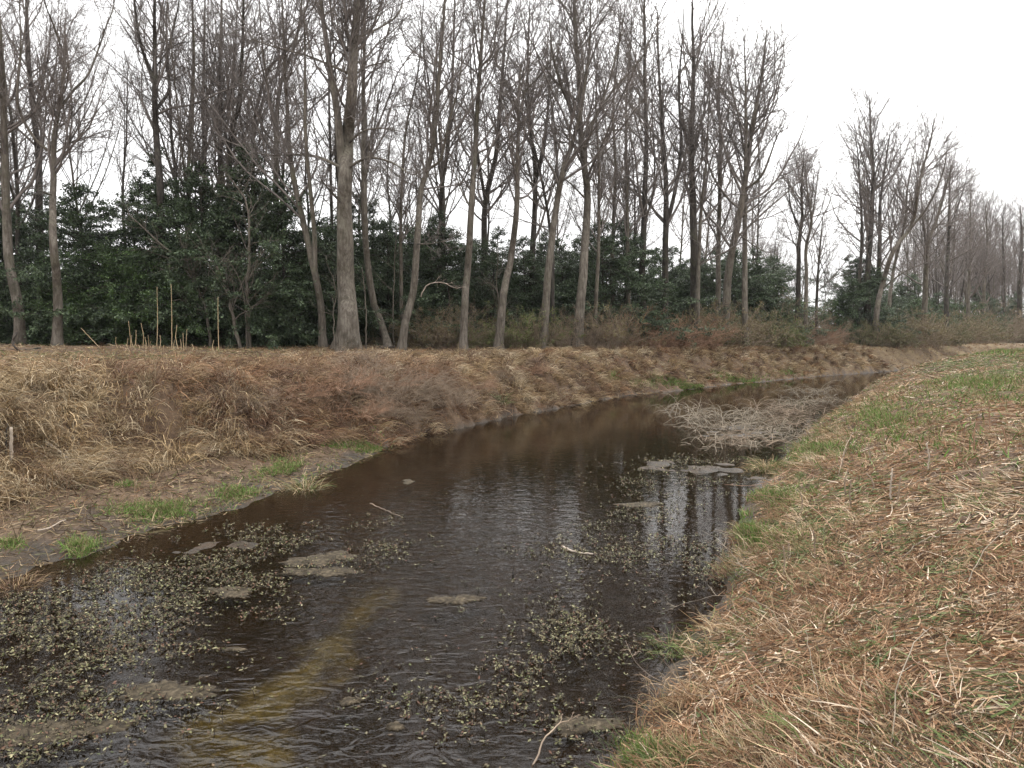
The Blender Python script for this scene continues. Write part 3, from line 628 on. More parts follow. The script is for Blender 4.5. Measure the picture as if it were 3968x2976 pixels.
# ------------------------------------------------------------------ brush: twiggy shrubs at the foot of the wood
def brush_mesh(seed, h, w, n, m, leaves=0, c0=(.1, .1, .02), c1=(.2, .2, .06), lean=.5, spread=.45, tk=1.0):
    r = np.random.default_rng(seed); a = r.uniform(0, 2 * pi, n); q = r.random(n) ** .5 * w * spread
    S = np.stack([np.cos(a) * q, np.sin(a) * q, np.zeros(n) - .05], 1)
    D = np.stack([np.cos(a) * lean, np.sin(a) * lean, np.ones(n)], 1) + r.normal(size=(n, 3)) * .25
    L = h * r.uniform(.6, 1.35, n); P1 = grow(S, D, L, 9, .13, -.07, r); R1 = (.009 * tk * r.uniform(.6, 1.5, n))[:, None] * np.linspace(1, .3, 9)
    s, d, l, _ = spawn(P1, R1, 6, .15, 1, 45, 18, .42, r); P2 = grow(s, d, l, 6, .2, -.02, r); R2 = .0045 * tk * np.ones((len(P2), 1)) * np.linspace(1, .5, 6)
    s, d, l, _ = spawn(P2, R2, 4, .1, 1, 45, 18, .5, r); P3 = grow(s, d, l, 4, .2, 0, r); R3 = .0032 * tk * np.ones((len(P3), 1)) * np.linspace(1, .5, 4)
    V, Q = join([tubes(P1, R1, 4), tubes(P2, R2, 3), tubes(P3, R3, 3)])
    st = mesh("brush_stems", V, Q, m); lv = None
    if leaves:
        pi_ = r.integers(0, len(P3), leaves); i = r.integers(0, 4, leaves); c = P3[pi_, i] + r.normal(size=(leaves, 3)) * .02
        t_ = nrm(r.normal(size=(leaves, 3))); sd_ = nrm(np.cross(t_, r.normal(size=(leaves, 3)))); l = .045 * r.uniform(.5, 1.4, leaves)[:, None]
        V = np.stack([c, c + t_ * l * .5 + sd_ * l * .3, c + t_ * l, c + t_ * l * .5 - sd_ * l * .3], 1).reshape(-1, 3)
        k = r.random((leaves, 1)); col = np.array(c0) * (1 - k) + np.array(c1) * k
        lv = mesh("brush_leaves", V, np.arange(leaves * 4).reshape(-1, 4), M_LEAF, np.repeat(col, 4, 0), smooth=False)
    return st, lv
BR = [brush_mesh(31, 1.7, 1.6, 90, M_BRUSH), brush_mesh(32, 1.4, 2.0, 100, M_BRUSH, 6000, (.17, .14, .06), (.30, .25, .11)),
      brush_mesh(33, 1.5, 1.7, 80, M_BRUSH, 14000, (.10, .13, .035), (.24, .28, .08)), brush_mesh(34, 1.2, 2.2, 70, M_BRAM, tk=1.5, lean=.9, spread=.6), brush_mesh(35, 1.1, 1.6, 80, M_BRUSH, 11000, (.10, .10, .04), (.22, .21, .09))]
BU = [  # px, depth, build, scale, label
 (98, 38.5, 4, 1.0, "low dull green bush left of the dry canes"), (178, 37.5, 4, .95, "dull green low bush behind the cane stubble"), (230, 38.5, 4, 1.1, "dull bush under the crooked leaning saplings"),
 (258, 37.5, 1, 1.2, "yellowish leafy thicket left of the twin-stemmed tree"), (283, 38, 1, 1.25, "yellowish brown thicket at the twin-stemmed tree's left foot"), (303, 38.5, 4, 1.1, "olive bush touching the twin-stemmed tree"), (332, 40.5, 0, .8, "thin twiggy brush at the great tree's left foot"),
 (393, 43, 0, .9, "sparse brown brush between the two pale curved feet"), (420, 42, 1, 1.35, "tall olive-brown thicket right of the crooked tree"), (440, 41.5, 1, 1.3, "olive-brown thicket left of the mossy trunk"), (452, 43, 0, 1.2, "brown twiggy shrub touching the mossy trunk"),
 (480, 40.5, 2, .9, "low rounded green bush at the mossy trunk's foot"), (497, 41, 4, .8, "low dull bush between the mossy trunk and the snapped one"), (524, 43, 2, 1.35, "bright green shrub left of the pale leaning trunk"), (513, 42.5, 0, 1.0, "brown brush at the snapped trunk's foot"),
 (536, 42.5, 1, 1.0, "olive brush between the green shrub and the pale leaning trunk"), (564, 44, 0, 1.0, "brown brush between the pale leaning trunk and the fan-branched tree"), (590, 46, 0, 1.2, "brown shrub right of the fan-branched tree"), (602, 46.5, 1, 1.3, "olive-brown shrub at the thin upright stem"),
 (618, 48, 3, 1.35, "reddish brown shrub at the near end of the thicket"), (633, 48.5, 3, 1.4, "reddish brown shrub left of the tall thicket trunk"), (650, 50, 3, 1.45, "reddish brown shrub around the tall thicket trunk"), (668, 51, 3, 1.4, "reddish brown shrub at the long-armed fork"), (683, 52, 3, 1.2, "reddish brown shrub before the dark thick trunk"),
 (702, 53, 4, 1.5, "olive shrub at the foot of the pale thin stem"), (716, 54, 1, 1.5, "olive-brown shrub left of the brown leaning trunk"), (733, 55, 1, 1.4, "olive-brown shrub between the leaning and the straight pale trunk"), (752, 56, 4, 1.4, "olive shrub right of the straight pale trunk"),
 (768, 57, 2, 1.3, "yellow-green shrub near the end of the thicket"), (782, 59, 0, 1.5, "brown shrub near the end of the thicket"), (797, 61, 3, 1.2, "low red-brown bramble heap at the end of the thicket"), (812, 63, 3, 1.0, "last low bramble heap before the gap"), (826, 70, 0, 1.0, "brown brush on the floor of the gap"),
 (872, 71, 4, 1.5, "dull olive shrub at the foot of the group past the gap"), (888, 73, 4, 1.4, "olive shrub beside the slim pale stem past the gap"), (905, 76, 1, 1.7, "brown-olive shrub past the sweeping tree"), (922, 79, 1, 1.5, "yellowish shrub under the forked crown"), (938, 83, 4, 1.7, "dull green shrub right of the forked crown"),
 (956, 90, 1, 1.8, "brown shrub under the straight stem past the forked crown"), (975, 98, 4, 1.9, "dull green shrub above the green field"), (993, 106, 0, 2.1, "far brown shrub above the green field"), (1010, 112, 4, 2.2, "far dull shrub close to the right edge of the photo"), (1026, 112, 1, 2.2, "far olive shrub at the right edge of the photo"),
 (45, 37.5, 0, .7, "thin brown brush left of the snapped forked tree"), (72, 38, 4, .75, "small dull bush right of the snapped forked tree"), (4, 38, 0, .7, "thin brown brush at the leftmost trunk"),
]
for px, Y, k, s, lab in BU:
    Y0 = Y; Y = max(Y, float(np.interp(px, [590, 620, 700, 760, 812, 860], [45, 49, 55, 60, 69, 72]))); s *= (Y / Y0) ** .7
    p = at(px, 340, Y); root = empty("shrub", (p[0], Y, hz(p[0], Y) - .03), lab, "shrub", "shrubs along the foot of the wood", r.uniform(0, 6.28), s * (1.2 if px < 600 else 1.5))
    st, lv = BR[k]; link("stems", st, root)
    if lv: link("leaves", lv, root)

# ------------------------------------------------------------------ crooked saplings before the hollies, canes, fallen wood
def stick(name, pts, r0, r1, m, label, cat, group=None, wob=0.0, twigs=0, seed=0, sides=6, tl=.4):
    pts = [np.asarray(p, float) for p in pts]; base = pts[0].copy(); r = np.random.default_rng(seed + 4000)
    P = resample([p - base for p in pts], 14); P[1:-1] += r.normal(size=(12, 3)) * wob
    R = np.linspace(r0, r1, 14)
    V, Q = tubes(P[None], R[None], sides)
    n = len(V); V = np.vstack([V, P[:1], P[-1:]]); cap = []
    for q in range(0, sides, 2):
        cap.append((n, (q + 1) % sides, q, q)); 
    # closed ends
    e = (14 - 1) * sides
    Qc = [(n, (q + 2) % sides, (q + 1) % sides, q) for q in range(0, sides, 2)] + [(n + 1, e + q, e + (q + 1) % sides, e + (q + 2) % sides) for q in range(0, sides, 2)]
    Q = np.vstack([Q, np.array(Qc)])
    if not twigs:
        o = link(name, mesh(name, V, Q, m)); o.location = base; return tag(o, label, cat, group)
    root = empty(name, base, label, cat, group)
    link("stem", mesh(name + "_stem", V, Q, m), root)
    s, d, l, rr = spawn(P[None], R[None], twigs, .2, 1, 45, 15, tl, r, .5)
    P1 = grow(s, d, l, 7, .16, .0, r); R1 = np.maximum(rr, .004)[:, None] * np.linspace(1, .35, 7)
    s, d, l, rr = spawn(P1, R1, 5, .2, 1, 42, 15, .5, r, .6); P2 = grow(s, d, l, 5, .2, 0, r); R2 = np.maximum(rr, .003)[:, None] * np.linspace(1, .5, 5)
    V, Q = join([tubes(P1, R1, 4), tubes(P2, R2, 3)])
    link("twigs", mesh(name + "_twigs", V, Q, m), root); return root
def pp(pts, Y): return [at(a, b, Y) for a, b in pts]
def grounded(pts, Y):
    q = pp(pts, Y); q[0][2] = hz(q[0][0], q[0][1]) - .05; return q
stick("sapling", grounded([(241, 349), (233, 320), (225, 285), (213, 262), (205, 255), (196, 262)], 38), .11, .03, M_BARK, "crooked sapling arching left over the hollies, its foot right of the canes", "tree", twigs=26, seed=1, wob=.03, tl=.5)
stick("sapling", grounded([(250, 349), (249, 320), (247, 290), (249, 250), (248, 215), (240, 190), (228, 175)], 38.5), .11, .03, M_BARK, "upright mossy sapling in front of the tallest holly", "tree", twigs=30, seed=2, wob=.03, tl=.35)
stick("sapling", grounded([(210, 345), (206, 310), (196, 285), (180, 262), (160, 243), (143, 228), (128, 214)], 38.8), .09, .025, M_BARK, "long thin sapling leaning far left across the hollies", "tree", twigs=34, seed=3, wob=.03, tl=.35)
stick("sapling", grounded([(247, 330), (244, 295), (236, 272), (226, 258), (212, 262)], 38.2), .045, .015, M_BARK, "small bare sapling bending over beside the upright mossy one", "tree", twigs=18, seed=4, wob=.02, tl=.5)
stick("sapling", grounded([(335, 344), (333, 320), (336, 290), (330, 270), (326, 255)], 38), .035, .01, M_BARK, "thin young sapling leaning on the great tree's left side", "tree", twigs=12, seed=5, wob=.03)
stick("sapling", grounded([(366, 345), (366, 310), (364, 285), (362, 268)], 40), .05, .02, M_PALE, "short grey pole of a young tree at the great tree's right foot", "tree", twigs=8, seed=6, wob=.02)
stick("sapling", grounded([(394, 344), (393, 300), (395, 262), (396, 225)], 43), .045, .02, M_BARK, "thin upright sapling between the two swept feet", "tree", twigs=14, seed=8, wob=.02)
stick("sapling", grounded([(497, 340), (498, 310), (497, 280), (498, 240)], 43.5), .04, .015, M_BARK, "thin grey sapling left of the snapped trunk", "tree", twigs=16, seed=9, wob=.02)
stick("dead_branch", pp([(421, 297), (425, 287), (436, 282), (446, 284), (455, 288), (466, 287)], 40.5), .035, .012, M_STICK, "pale curved dead branch caught in the olive-brown thicket", "branch", twigs=4, seed=7, wob=.02)
CN = [(157, 287, 157, "tall straight dry cane, left of the two tallest"), (171, 284, 172, "tallest dry cane of the row"), (218, 297, 219, "tall dry cane standing apart at the right end"),
      (128.5, 321, 131, "slightly bent dry cane left of the tall pair"), (141, 323, 143, "half-tall dry cane just left of the tall pair"), (187, 329, 186, "half-tall dry cane leaning right of the tall pair"), (177, 325, 179, "thin dry cane close right of the tallest one"),
      (81, 328, 100, "fallen-over dry cane leaning at a slant, left of the row"), (116, 337, 118, None), (132, 335, 134, None), (136, 338, 137, None), (138.5, 345, 139, None), (145, 337, 146, None), (148, 335, 148, None), (151, 341, 151.5, None),
      (154, 345, 154, None), (160, 335, 159.5, None), (164, 345, 164, None), (167, 347, 167, None), (180.5, 339, 181, None), (192, 344, 192, None), (214, 340, 214, None), (121, 346, 121, None), (126, 344, 128, None), (143, 348, 143.5, None), (174.5, 340, 174, None), (184, 346, 184, None), (136, 330, 134.5, None), (128, 338, 127, None), (183, 333, 184, None), (162, 348, 162, None)]
for i, (tx, ty, bx, lab) in enumerate(CN):
    rr_ = np.random.default_rng(i); Y = 33.5 + rr_.uniform(-.7, .9)
    b = at(bx, 354, Y); b[2] = hz(b[0], b[1]) - .03; t_ = at(tx, ty, Y + rr_.normal() * .1); m_ = (b + t_) / 2; m_[0] += rr_.normal() * .04
    stick("dry_cane", [b, m_, t_], .017, .009, M_CANE, lab or "short stub of a dry cane in the row before the hollies", "cane", "dry canes standing before the hollies", seed=50 + i, wob=.004, sides=6)
g1 = hit(40, 349); g0 = hit(14, 351)
stick("fallen_branch", [g1 + [0, 0, .03], (g1 + g0) / 2 + [0, 0, .0], g0 + [0.15, 0, .06], g0 + [-.05, 0, .35], g0 + [.15, 0, .75]], .05, .03, M_DARK, "dark fallen branch with an upturned end below the leftmost trunks", "branch", wob=.02, seed=90)
g0 = hit(378, 349); g1 = hit(432, 348)
stick("fallen_branch", [g0 + [0, 0, .05], (g0 + g1) / 2 + [0, 0, .12], g1 + [0, 0, .07]], .05, .02, M_DARK, "long dark fallen branch lying right of the great tree", "branch", wob=.02, twigs=6, seed=91, tl=.15)
g0 = hit(336, 353); g1 = hit(382, 354)
stick("fallen_branch", [g0 + [0, 0, .05], (g0 + g1) / 2 + [0, 0, .06], g1 + [0, 0, .05]], .03, .015, M_STICK, "thin grey fallen branch on the mown strip below the great tree", "branch", wob=.02, seed=92)
def onhit(pts, up=.03): return [hit(a, b) + np.array([0, 0, up]) for a, b in pts]
stick("dead_stick", [hit(47, 448) + [0, 0, .12], hit(65, 461) + [0, 0, .1], hit(82, 474) + [0, 0, .04]], .035, .016, M_STICK, "thick white bleached stick lying down the left bank", "stick", seed=93)
stick("dead_stick", onhit([(34, 454), (43, 459), (52, 465)], .08), .015, .01, M_STICK, "thin pale stick left of the thick white one", "stick", seed=94)
stick("dead_stick", onhit([(38, 534), (50, 531), (60, 525), (66, 523)], .05), .013, .006, M_STICK, "pale split stem on the muddy shelf at the left", "stick", seed=95)
b = hit(11, 460); stick("broken_stalk", [b - [0, 0, .05], b + [.02, 0, .3], b + [.03, 0, .62]], .035, .028, M_STICK, "broken-off pale stalk standing at the left edge of the bank", "stalk", wob=.006, seed=96)
b = hit(6, 455); stick("broken_stalk", [b - [0, 0, .05], b + [.02, 0, .3], b + [.05, 0, .6]], .018, .012, M_DARK, "thin dark stalk beside the broken pale one", "stalk", wob=.006, seed=97)

# ------------------------------------------------------------------ blades
def blades(name, root, d0, d1, L, Wd, col, drape=.012, segs=3, m=None, kind=True, label=None, cat=None, parent=None):
    n = len(root); P = np.empty((n, segs + 1, 3)); P[:, 0] = root
    for i in range(1, segs + 1):
        f = (i - .5) / segs; d = nrm(d0 * (1 - f) + d1 * f); P[:, i] = P[:, i - 1] + d * (L / segs)[:, None]
    if drape is not None:
        h = height(P[:, :, 0], P[:, :, 1]); P[:, :, 2] = np.maximum(P[:, :, 2], h + drape * (1 + rng.random((n, 1))))
    T = nrm(P[:, -1] - P[:, 0]); sdv = nrm(np.cross(T, nrm(rng.normal(size=(n, 3)))))
    wt = np.linspace(1, .25, segs + 1); w = (Wd[:, None] * wt)[..., None] * sdv[:, None, :] * .5
    V = np.stack([P - w, P + w], 2).reshape(-1, 3); idx = np.arange(n * (segs + 1) * 2).reshape(n, segs + 1, 2)
    Q = np.stack([idx[:, :-1, 0], idx[:, :-1, 1], idx[:, 1:, 1], idx[:, 1:, 0]], -1).reshape(-1, 4)
    me = mesh(name, V, Q, m or M_BLADE, np.repeat(col, (segs + 1) * 2, 0), smooth=False)
    o = link(name, me, parent)
    if kind: tag(o, label, cat, kind='stuff')
    return o
def slope(x, y):
    e = .25; gx = (height(x + e, y) - height(x - e, y)) / (2 * e); gy = (height(x, y + e) - height(x, y - e)) / (2 * e)
    return -np.stack([gx, gy], -1)          # downhill
def palette(cs, n, r, j=.15):
    cs = np.array(cs); k = r.integers(0, len(cs), n); return cs[k] * (1 + j * r.normal(size=(n, 1))).clip(.5, 1.6)
TAN = [(.40, .285, .155), (.50, .37, .21), (.30, .20, .105), (.58, .46, .29)]
RED = [(.29, .155, .08), (.38, .225, .125), (.22, .115, .06), (.46, .31, .185)]
BRN = [(.19, .11, .07), (.28, .17, .105), (.12, .07, .045), (.34, .23, .145)]
GRN = [(.13, .17, .06), (.18, .23, .08), (.10, .13, .05), (.24, .27, .12)]

def sample_polar(n, rmin, rmax, a0, a1, p, r):
    u = r.random(n); rr_ = (rmin ** p + u * (rmax ** p - rmin ** p)) ** (1 / p); a = np.radians(r.uniform(a0, a1, n))
    return rr_ * np.sin(a), rr_ * np.cos(a)

# --- left bank: tufts of long dead grass drooping downhill
r = np.random.default_rng(61)
x, y = sample_polar(58000, 11, 75, -50, 40, .9, r); dl = dleft(x, y); z = height(x, y)
dn = fbm(x * .5, y * .5, 71, 3); zone = np.interp(y + 2.5 * fbm(x * .3, y * .3, 73, 2), [15, 18.5, 30, 34], [.75, .6, .7, .7])
sh = np.interp(y, [0, 9, 12, 15, 18, 20, 27, 33, 40, 60], [6, 5.2, 4.6, 3.8, 1.9, .35, .1, .3, .9, .6])
keep = (dl > np.maximum(sh * .75, .15)) & (dl < sh + 5.6) & (r.random(len(x)) < np.clip(zone + .55 * dn, .04, 1))
x, y, z = x[keep], y[keep], z[keep]; nt_ = len(x); per = 20
g = nrm(np.concatenate([slope(x, y), np.zeros((nt_, 1))], 1) + 1e-5)
tl = np.where(y < 18, r.uniform(.4, 1.0, nt_), r.uniform(.3, .8, nt_)); tcol = palette(TAN + [(.60, .49, .33), (.20, .13, .08)], nt_, r, .14)
tcol = np.where((r.random(nt_) < .72 * sst(y, 15.5, 18.5) - .42 * sst(y, 25, 30))[:, None], palette(RED + BRN + BRN + [(.36, .25, .15)], nt_, r, .14), tcol)
i = np.repeat(np.arange(nt_), per); n = len(i); X = x[i] + r.normal(size=n) * .07; Y = y[i] + r.normal(size=n) * .07
root = np.stack([X, Y, height(X, Y) - .01], 1); sway = r.normal(size=(nt_, 3)) * .3
d0 = nrm(np.array([0, 0, 1.0]) + r.normal(size=(n, 3)) * .5 + g[i] * .3); d1 = nrm(g[i] * 1.1 + sway[i] + np.array([0, 0, -.7]) + r.normal(size=(n, 3)) * .2)
blades("dry_grass", root, d0, d1, tl[i] * r.uniform(.5, 1.2, n), (.007 + .0005 * Y) * r.uniform(.5, 1.5, n), tcol[i] * r.uniform(.5, 1.35, (n, 1)), segs=4,
       label="long tan dead grass drooping down the far bank", cat="grass")
# --- left bank and flat: short litter, leaves, mown straw
r = np.random.default_rng(62)
x, y = sample_polar(450000, 8.5, 110, -50, 44, .55, r); dl = dleft(x, y); z = height(x, y)
dens = (.75 * sst(dl, .0, .35) + .25 * sst(dl, 1.2, 3)) * (1 - .75 * sst(dl, 14, 19)) * np.clip(.75 + .6 * fbm(x * .9, y * .9, 81, 3), .12, 1)
keep = r.random(len(x)) < dens; x, y, z, dl = x[keep], y[keep], z[keep], dl[keep]; n = len(x)
shv = np.interp(y, [0, 9, 12, 15, 18, 20, 27, 33, 40, 60], [6, 5.2, 4.6, 3.8, 1.9, .35, .1, .3, .9, .6])
shelfz = (y < 22) & (dl < shv * .9)
onslope = (dl < shv + 4.8) & (dl > shv * .8)
brw = (1 - .75 * sst(dl, shv + 3.2, shv + 5)) * np.clip(sst(y, 15, 18) * onslope * (.80 - .60 * sst(y, 24, 30)) + .35 * fbm(x * .6, y * .6, 84, 2), 0, 1)
c1 = np.where((dl > 8)[:, None], palette(TAN + TAN + TAN + RED[:2], n, r), palette(TAN + RED, n, r)); c2 = palette(RED + BRN + BRN, n, r); cg = palette(GRN, n, r)
col = np.where((r.random(n) < .12 + brw * .85)[:, None], c2, c1)
gm = (dl > shv + 5) & (r.random(n) < .02 + .30 * np.clip(fbm(x * .15, y * .15, 85, 2) + .2, 0, 1)); col = np.where(gm[:, None], cg, col)
SH = [(.30, .22, .13), (.20, .14, .08), (.10, .065, .04), (.06, .04, .025), (.38, .29, .18), (.16, .16, .06), (.12, .09, .05)]
col = np.where((shelfz & (r.random(n) < .85))[:, None], palette(SH, n, r), col)
g = np.concatenate([slope(x, y), np.zeros((n, 1))], 1)
d0 = nrm(r.normal(size=(n, 3)) * np.array([1, 1, .45]) + np.array([0, 0, .35])); d1 = nrm(d0 + g * 1.2 + np.array([0, 0, -.6]))
blades("straw_litter", np.stack([x, y, z + .005], 1), d0, d1, r.uniform(.06, .26, n) * (1 + .006 * y), (.008 + .0006 * y) * r.uniform(.5, 1.5, n), col, segs=2,
       label="mown straw and fallen leaves over the far bank and strip", cat="straw")
# --- right bank: flattened straw
r = np.random.default_rng(63)
x, y = sample_polar(640000, .8, 75, -24, 62, .36, r); dr = dright(x, y); z = height(x, y)
dens = sst(dr, .0, .5) * np.clip(.85 + 1.3 * fbm(x * 1.5, y * 1.5, 86, 4), .38, 1)
keep = (r.random(len(x)) < dens); x, y, z, dr = x[keep], y[keep], z[keep], dr[keep]; n = len(x)
gp = np.clip(.10 + .25 * (fbm(x * 1.3, y * 1.3, 121, 3) > .22) + .75 * sst(y, 6, 28) * sst(dr, 1.2, 4) * np.clip(.55 + 1.1 * fbm(x * .35, y * .35, 87, 3), 0, 1) + .55 * sst(dr, 2.4, .3) * (y > 7) * np.clip(.3 + 1.3 * fbm(x * .6, y * .6, 88, 2), 0, 1), 0, .8)
rp = np.clip(.50 + .8 * fbm(x * .8, y * .8, 89, 3), .05, .9)
STR = [(.62, .44, .28), (.50, .33, .19), (.72, .55, .38), (.14, .08, .045), (.84, .70, .54), (.07, .042, .025), (.54, .37, .23)]
u = r.random(n)[:, None]; col = np.where(u < gp[:, None], palette(GRN, n, r), np.where(u < (gp + (1 - gp) * rp)[:, None], palette(RED, n, r), palette(STR, n, r)))
th_ = 2.6 * fbm(x * .7, y * .7, 120, 2) + .5 + r.normal(size=n) * .75; fdir = np.stack([np.cos(th_), np.sin(th_), .16 * r.normal(size=n) + .10], 1); g = np.concatenate([slope(x, y), np.zeros((n, 1))], 1)
d0 = nrm(fdir); d1 = nrm(d0 * 1.2 + r.normal(size=(n, 3)) * .45 + g * .4 + np.array([0, 0, -.3]))
L = r.uniform(.04, .27, n) * (1 + .012 * y); Wd = (.0042 + .0006 * y) * r.uniform(.4, 1.9, n)
lf = r.random(n) < .06; L = np.where(lf, L * .35, L); Wd = np.where(lf, Wd * 2.4, Wd)
blades("straw_litter", np.stack([x, y, z + .004 + .03 * r.random(n)], 1), d0, d1, L, Wd, col, segs=3, drape=.004,
       label="flattened straw and leaf litter over the near bank", cat="straw")
# --- long brown grass hanging over the near bank's lip
r = np.random.default_rng(68)
x, y = sample_polar(6500, 4.2, 40, -12, 35, .6, r); dr = dright(x, y); k = (dr > .0) & (dr < 1.0 + r.random(len(x))) & (fbm(x * 1.6, y * 1.6, 99, 3) > -.02); x, y = x[k], y[k]; per = 16
i = np.repeat(np.arange(len(x)), per); n = len(i); X = x[i] + r.normal(size=n) * .05; Y = y[i] + r.normal(size=n) * .05
g = nrm(np.concatenate([slope(x, y), np.zeros((len(x), 1))], 1) + 1e-5)
d0 = nrm(np.array([0, 0, .8]) + r.normal(size=(n, 3)) * .45 + g[i] * .5); d1 = nrm(g[i] * .6 + np.repeat(r.normal(size=(len(x), 3)) * .5, per, 0) + r.normal(size=(n, 3)) * .55 + np.array([0, 0, -.6]))
tcol = palette(RED + STR[:3] + TAN + BRN[:2] + GRN[:2] + [(.2, .19, .09)], len(x), r)
blades("dry_grass", np.stack([X, Y, height(X, Y) - .01], 1), d0, d1, r.uniform(.08, .38, n), (.0035 + .0005 * Y) * r.uniform(.5, 1.5, n), tcol[i] * r.uniform(.6, 1.3, (n, 1)), segs=4, drape=.006,
       label="long brown grass hanging over the near bank's lip", cat="grass")
# --- upright wisps and stubble on the right bank
r = np.random.default_rng(64)
x, y = sample_polar(4600, 1.6, 60, -12, 60, .5, r); dr = dright(x, y); k = (dr > .3) & (fbm(x * .7, y * .7, 91, 2) > -.1); x, y = x[k], y[k]; per = 9
i = np.repeat(np.arange(len(x)), per); n = len(i); X = x[i] + r.normal(size=n) * .05; Y = y[i] + r.normal(size=n) * .05
d0 = nrm(np.array([0, 0, 1.0]) + r.normal(size=(n, 3)) * .45); d1 = nrm(d0 + r.normal(size=(n, 3)) * .6)
blades("dead_weed_stems", np.stack([X, Y, height(X, Y) - .01], 1), d0, d1, r.uniform(.08, .32, n), (.003 + .0003 * Y) * r.uniform(.7, 1.3, n), palette(BRN + BRN + RED + [(.08, .045, .03)], n, r), drape=None,
       label="brown weed stems standing up through the near bank's straw", cat="weeds")
# --- brown weed stems on the left bank and strip
r = np.random.default_rng(65)
x, y = sample_polar(5200, 12, 60, -40, 30, .9, r); dl = dleft(x, y); k = (dl > 1.2) & (dl < 15) & (fbm(x * .45, y * .45, 92, 2) > -.05); x, y = x[k], y[k]; per = 5
i = np.repeat(np.arange(len(x)), per); n = len(i); X = x[i] + r.normal(size=n) * .1; Y = y[i] + r.normal(size=n) * .1
d0 = nrm(np.array([0, 0, 1.0]) + r.normal(size=(n, 3)) * .25); d1 = nrm(d0 + r.normal(size=(n, 3)) * .4)
blades("dead_weed_stems", np.stack([X, Y, height(X, Y) - .01], 1), d0, d1, r.uniform(.12, .55, n) * np.where(dleft(X, Y) > 8, .6, 1), (.007 + .0002 * Y) * r.uniform(.6, 1.3, n), palette(BRN, n, r), drape=None,
       label="brown weed stems standing on the far bank and strip", cat="weeds")

# --- fresh green grass patches: px centre, radii px, blades, name, label
GP = [((160, 511), (40, 11), 5200, "bright green grass strip on the left mud shelf"), ((236, 494), (18, 8), 1700, "green grass knot at the drop of the left shelf"), ((128, 486), (9, 3.5), 500, "tiny green tuft up on the left shelf"),
      ((287, 470), (26, 11), 3600, "green grass patch above the muddy point"), ((372, 449), (20, 8), 3600, "bright green tuft at the tip of the muddy point"), ((336, 444), (15, 5), 1500, "thin green grass behind the muddy point"),
      ((10, 545), (14, 5), 700, "green wisps at the left edge of the shelf"), ((82, 550), (16, 9), 700, "sparse green blades near the plant bed"), ((685, 388), (62, 5), 8500, "long green verge at the foot of the far bank"), ((735, 380), (26, 3.5), 1800, "farther green verge at the bend of the far bank"), ((790, 373), (10, 3), 700, "last small green clump at the far bend"),
      ((736, 512), (12, 6), 900, "small green tuft at the near bank's edge"), ((775, 500), (28, 12), 1700, "green grass low on the near slope"), ((758, 540), (30, 14), 1900, "green blades among straw above the mud"), ((812, 452), (32, 9), 2600, "green grass behind the dead reeds on the near bank"),
      ((640, 756), (42, 16), 1500, "green grass and clover at the bottom water's edge"), ((880, 420), (60, 20), 3000, "green streak up the near slope"), ((975, 385), (60, 18), 4200, "greening grass on top of the near bank"), ((1000, 352), (50, 5), 2600, "bright green grass along the far field edge")]
for q, ((cx, cy), (ax, ay), n, lab) in enumerate(GP):
    r = np.random.default_rng(700 + q); m = int(n * (1.1 if q < 7 else 1.8))
    a = r.uniform(0, 2 * pi, m); s = np.abs(r.normal(size=m)) * (.72 if q < 16 else .95) * (1 + .3 * np.sin(a * 3 + q))
    c = hit(cx, cy); ex = hit(cx + ax, cy); ey = hit(cx, cy - ay * .8)
    vx = (ex - c)[:2]; vy = (ey - c)[:2]; lim = 3.5 + .08 * c[1]
    if np.linalg.norm(vy) > lim: vy = vy / np.linalg.norm(vy) * lim
    X = c[0] + vx[0] * np.cos(a) * s + vy[0] * np.sin(a) * s; Y = c[1] + vx[1] * np.cos(a) * s + vy[1] * np.sin(a) * s
    k = (height(X, Y) > .0) & (fbm(X * 2.2, Y * 2.2, 93, 3) > -.22); X, Y = X[k], Y[k]; n = len(X)
    d0 = nrm(np.array([0, 0, 1.0]) + r.normal(size=(n, 3)) * .4); d1 = nrm(d0 + r.normal(size=(n, 3)) * .8 + np.array([0, 0, -.4]))
    GR2 = [(.12, .22, .04), (.17, .29, .06), (.09, .15, .03), (.24, .32, .10), (.30, .27, .13), (.38, .29, .17), (.20, .15, .08)]
    o = blades("green_grass", np.stack([X, Y, height(X, Y) - .01], 1), d0, d1, r.uniform(.06, .19, n) * (.62 if q < 7 else 1) * (1 + .014 * c[1]), (.005 + .0009 * c[1]) * r.uniform(.6, 1.3, n), palette(GR2, n, r), drape=None, label=lab, cat="grass")

# ------------------------------------------------------------------ tussocks, reeds, brambles: things
def tuft(name, px, py, n, h, w, cols, label, cat, seed, group=None, bend=1.0, width=.006, p=None):
    r = np.random.default_rng(seed); c = hit(px, py) if p is None else np.array(p)
    S = np.stack([r.normal(size=n) * w * .5, r.normal(size=n) * w * .5, np.zeros(n)], 1); S[:, 2] = height(S[:, 0] + c[0], S[:, 1] + c[1]) - hz(c[0], c[1]) - .01
    out = nrm(S * [1, 1, 0] + 1e-4); d0 = nrm(np.array([0, 0, 1.0]) + out * .35 + r.normal(size=(n, 3)) * .25); d1 = nrm(out * bend + r.normal(size=(n, 3)) * .4 + np.array([0, 0, .1 - bend * .6]))
    o = blades(name, S, d0, d1, h * r.uniform(.5, 1.25, n), width * r.uniform(.6, 1.3, n), palette(cols, n, r), drape=None, kind=False, segs=5)
    o.location = (c[0], c[1], hz(c[0], c[1])); tag(o, label, cat, group); return o
G2 = [(.08, .13, .03), (.14, .2, .05), (.2, .2, .09)]
tuft("grass_tussock", 766, 471, 260, .5, .3, G2 + TAN, "rounded tussock, half green half tan, at the right end of the mud bar", "tussock", 1, width=.012)
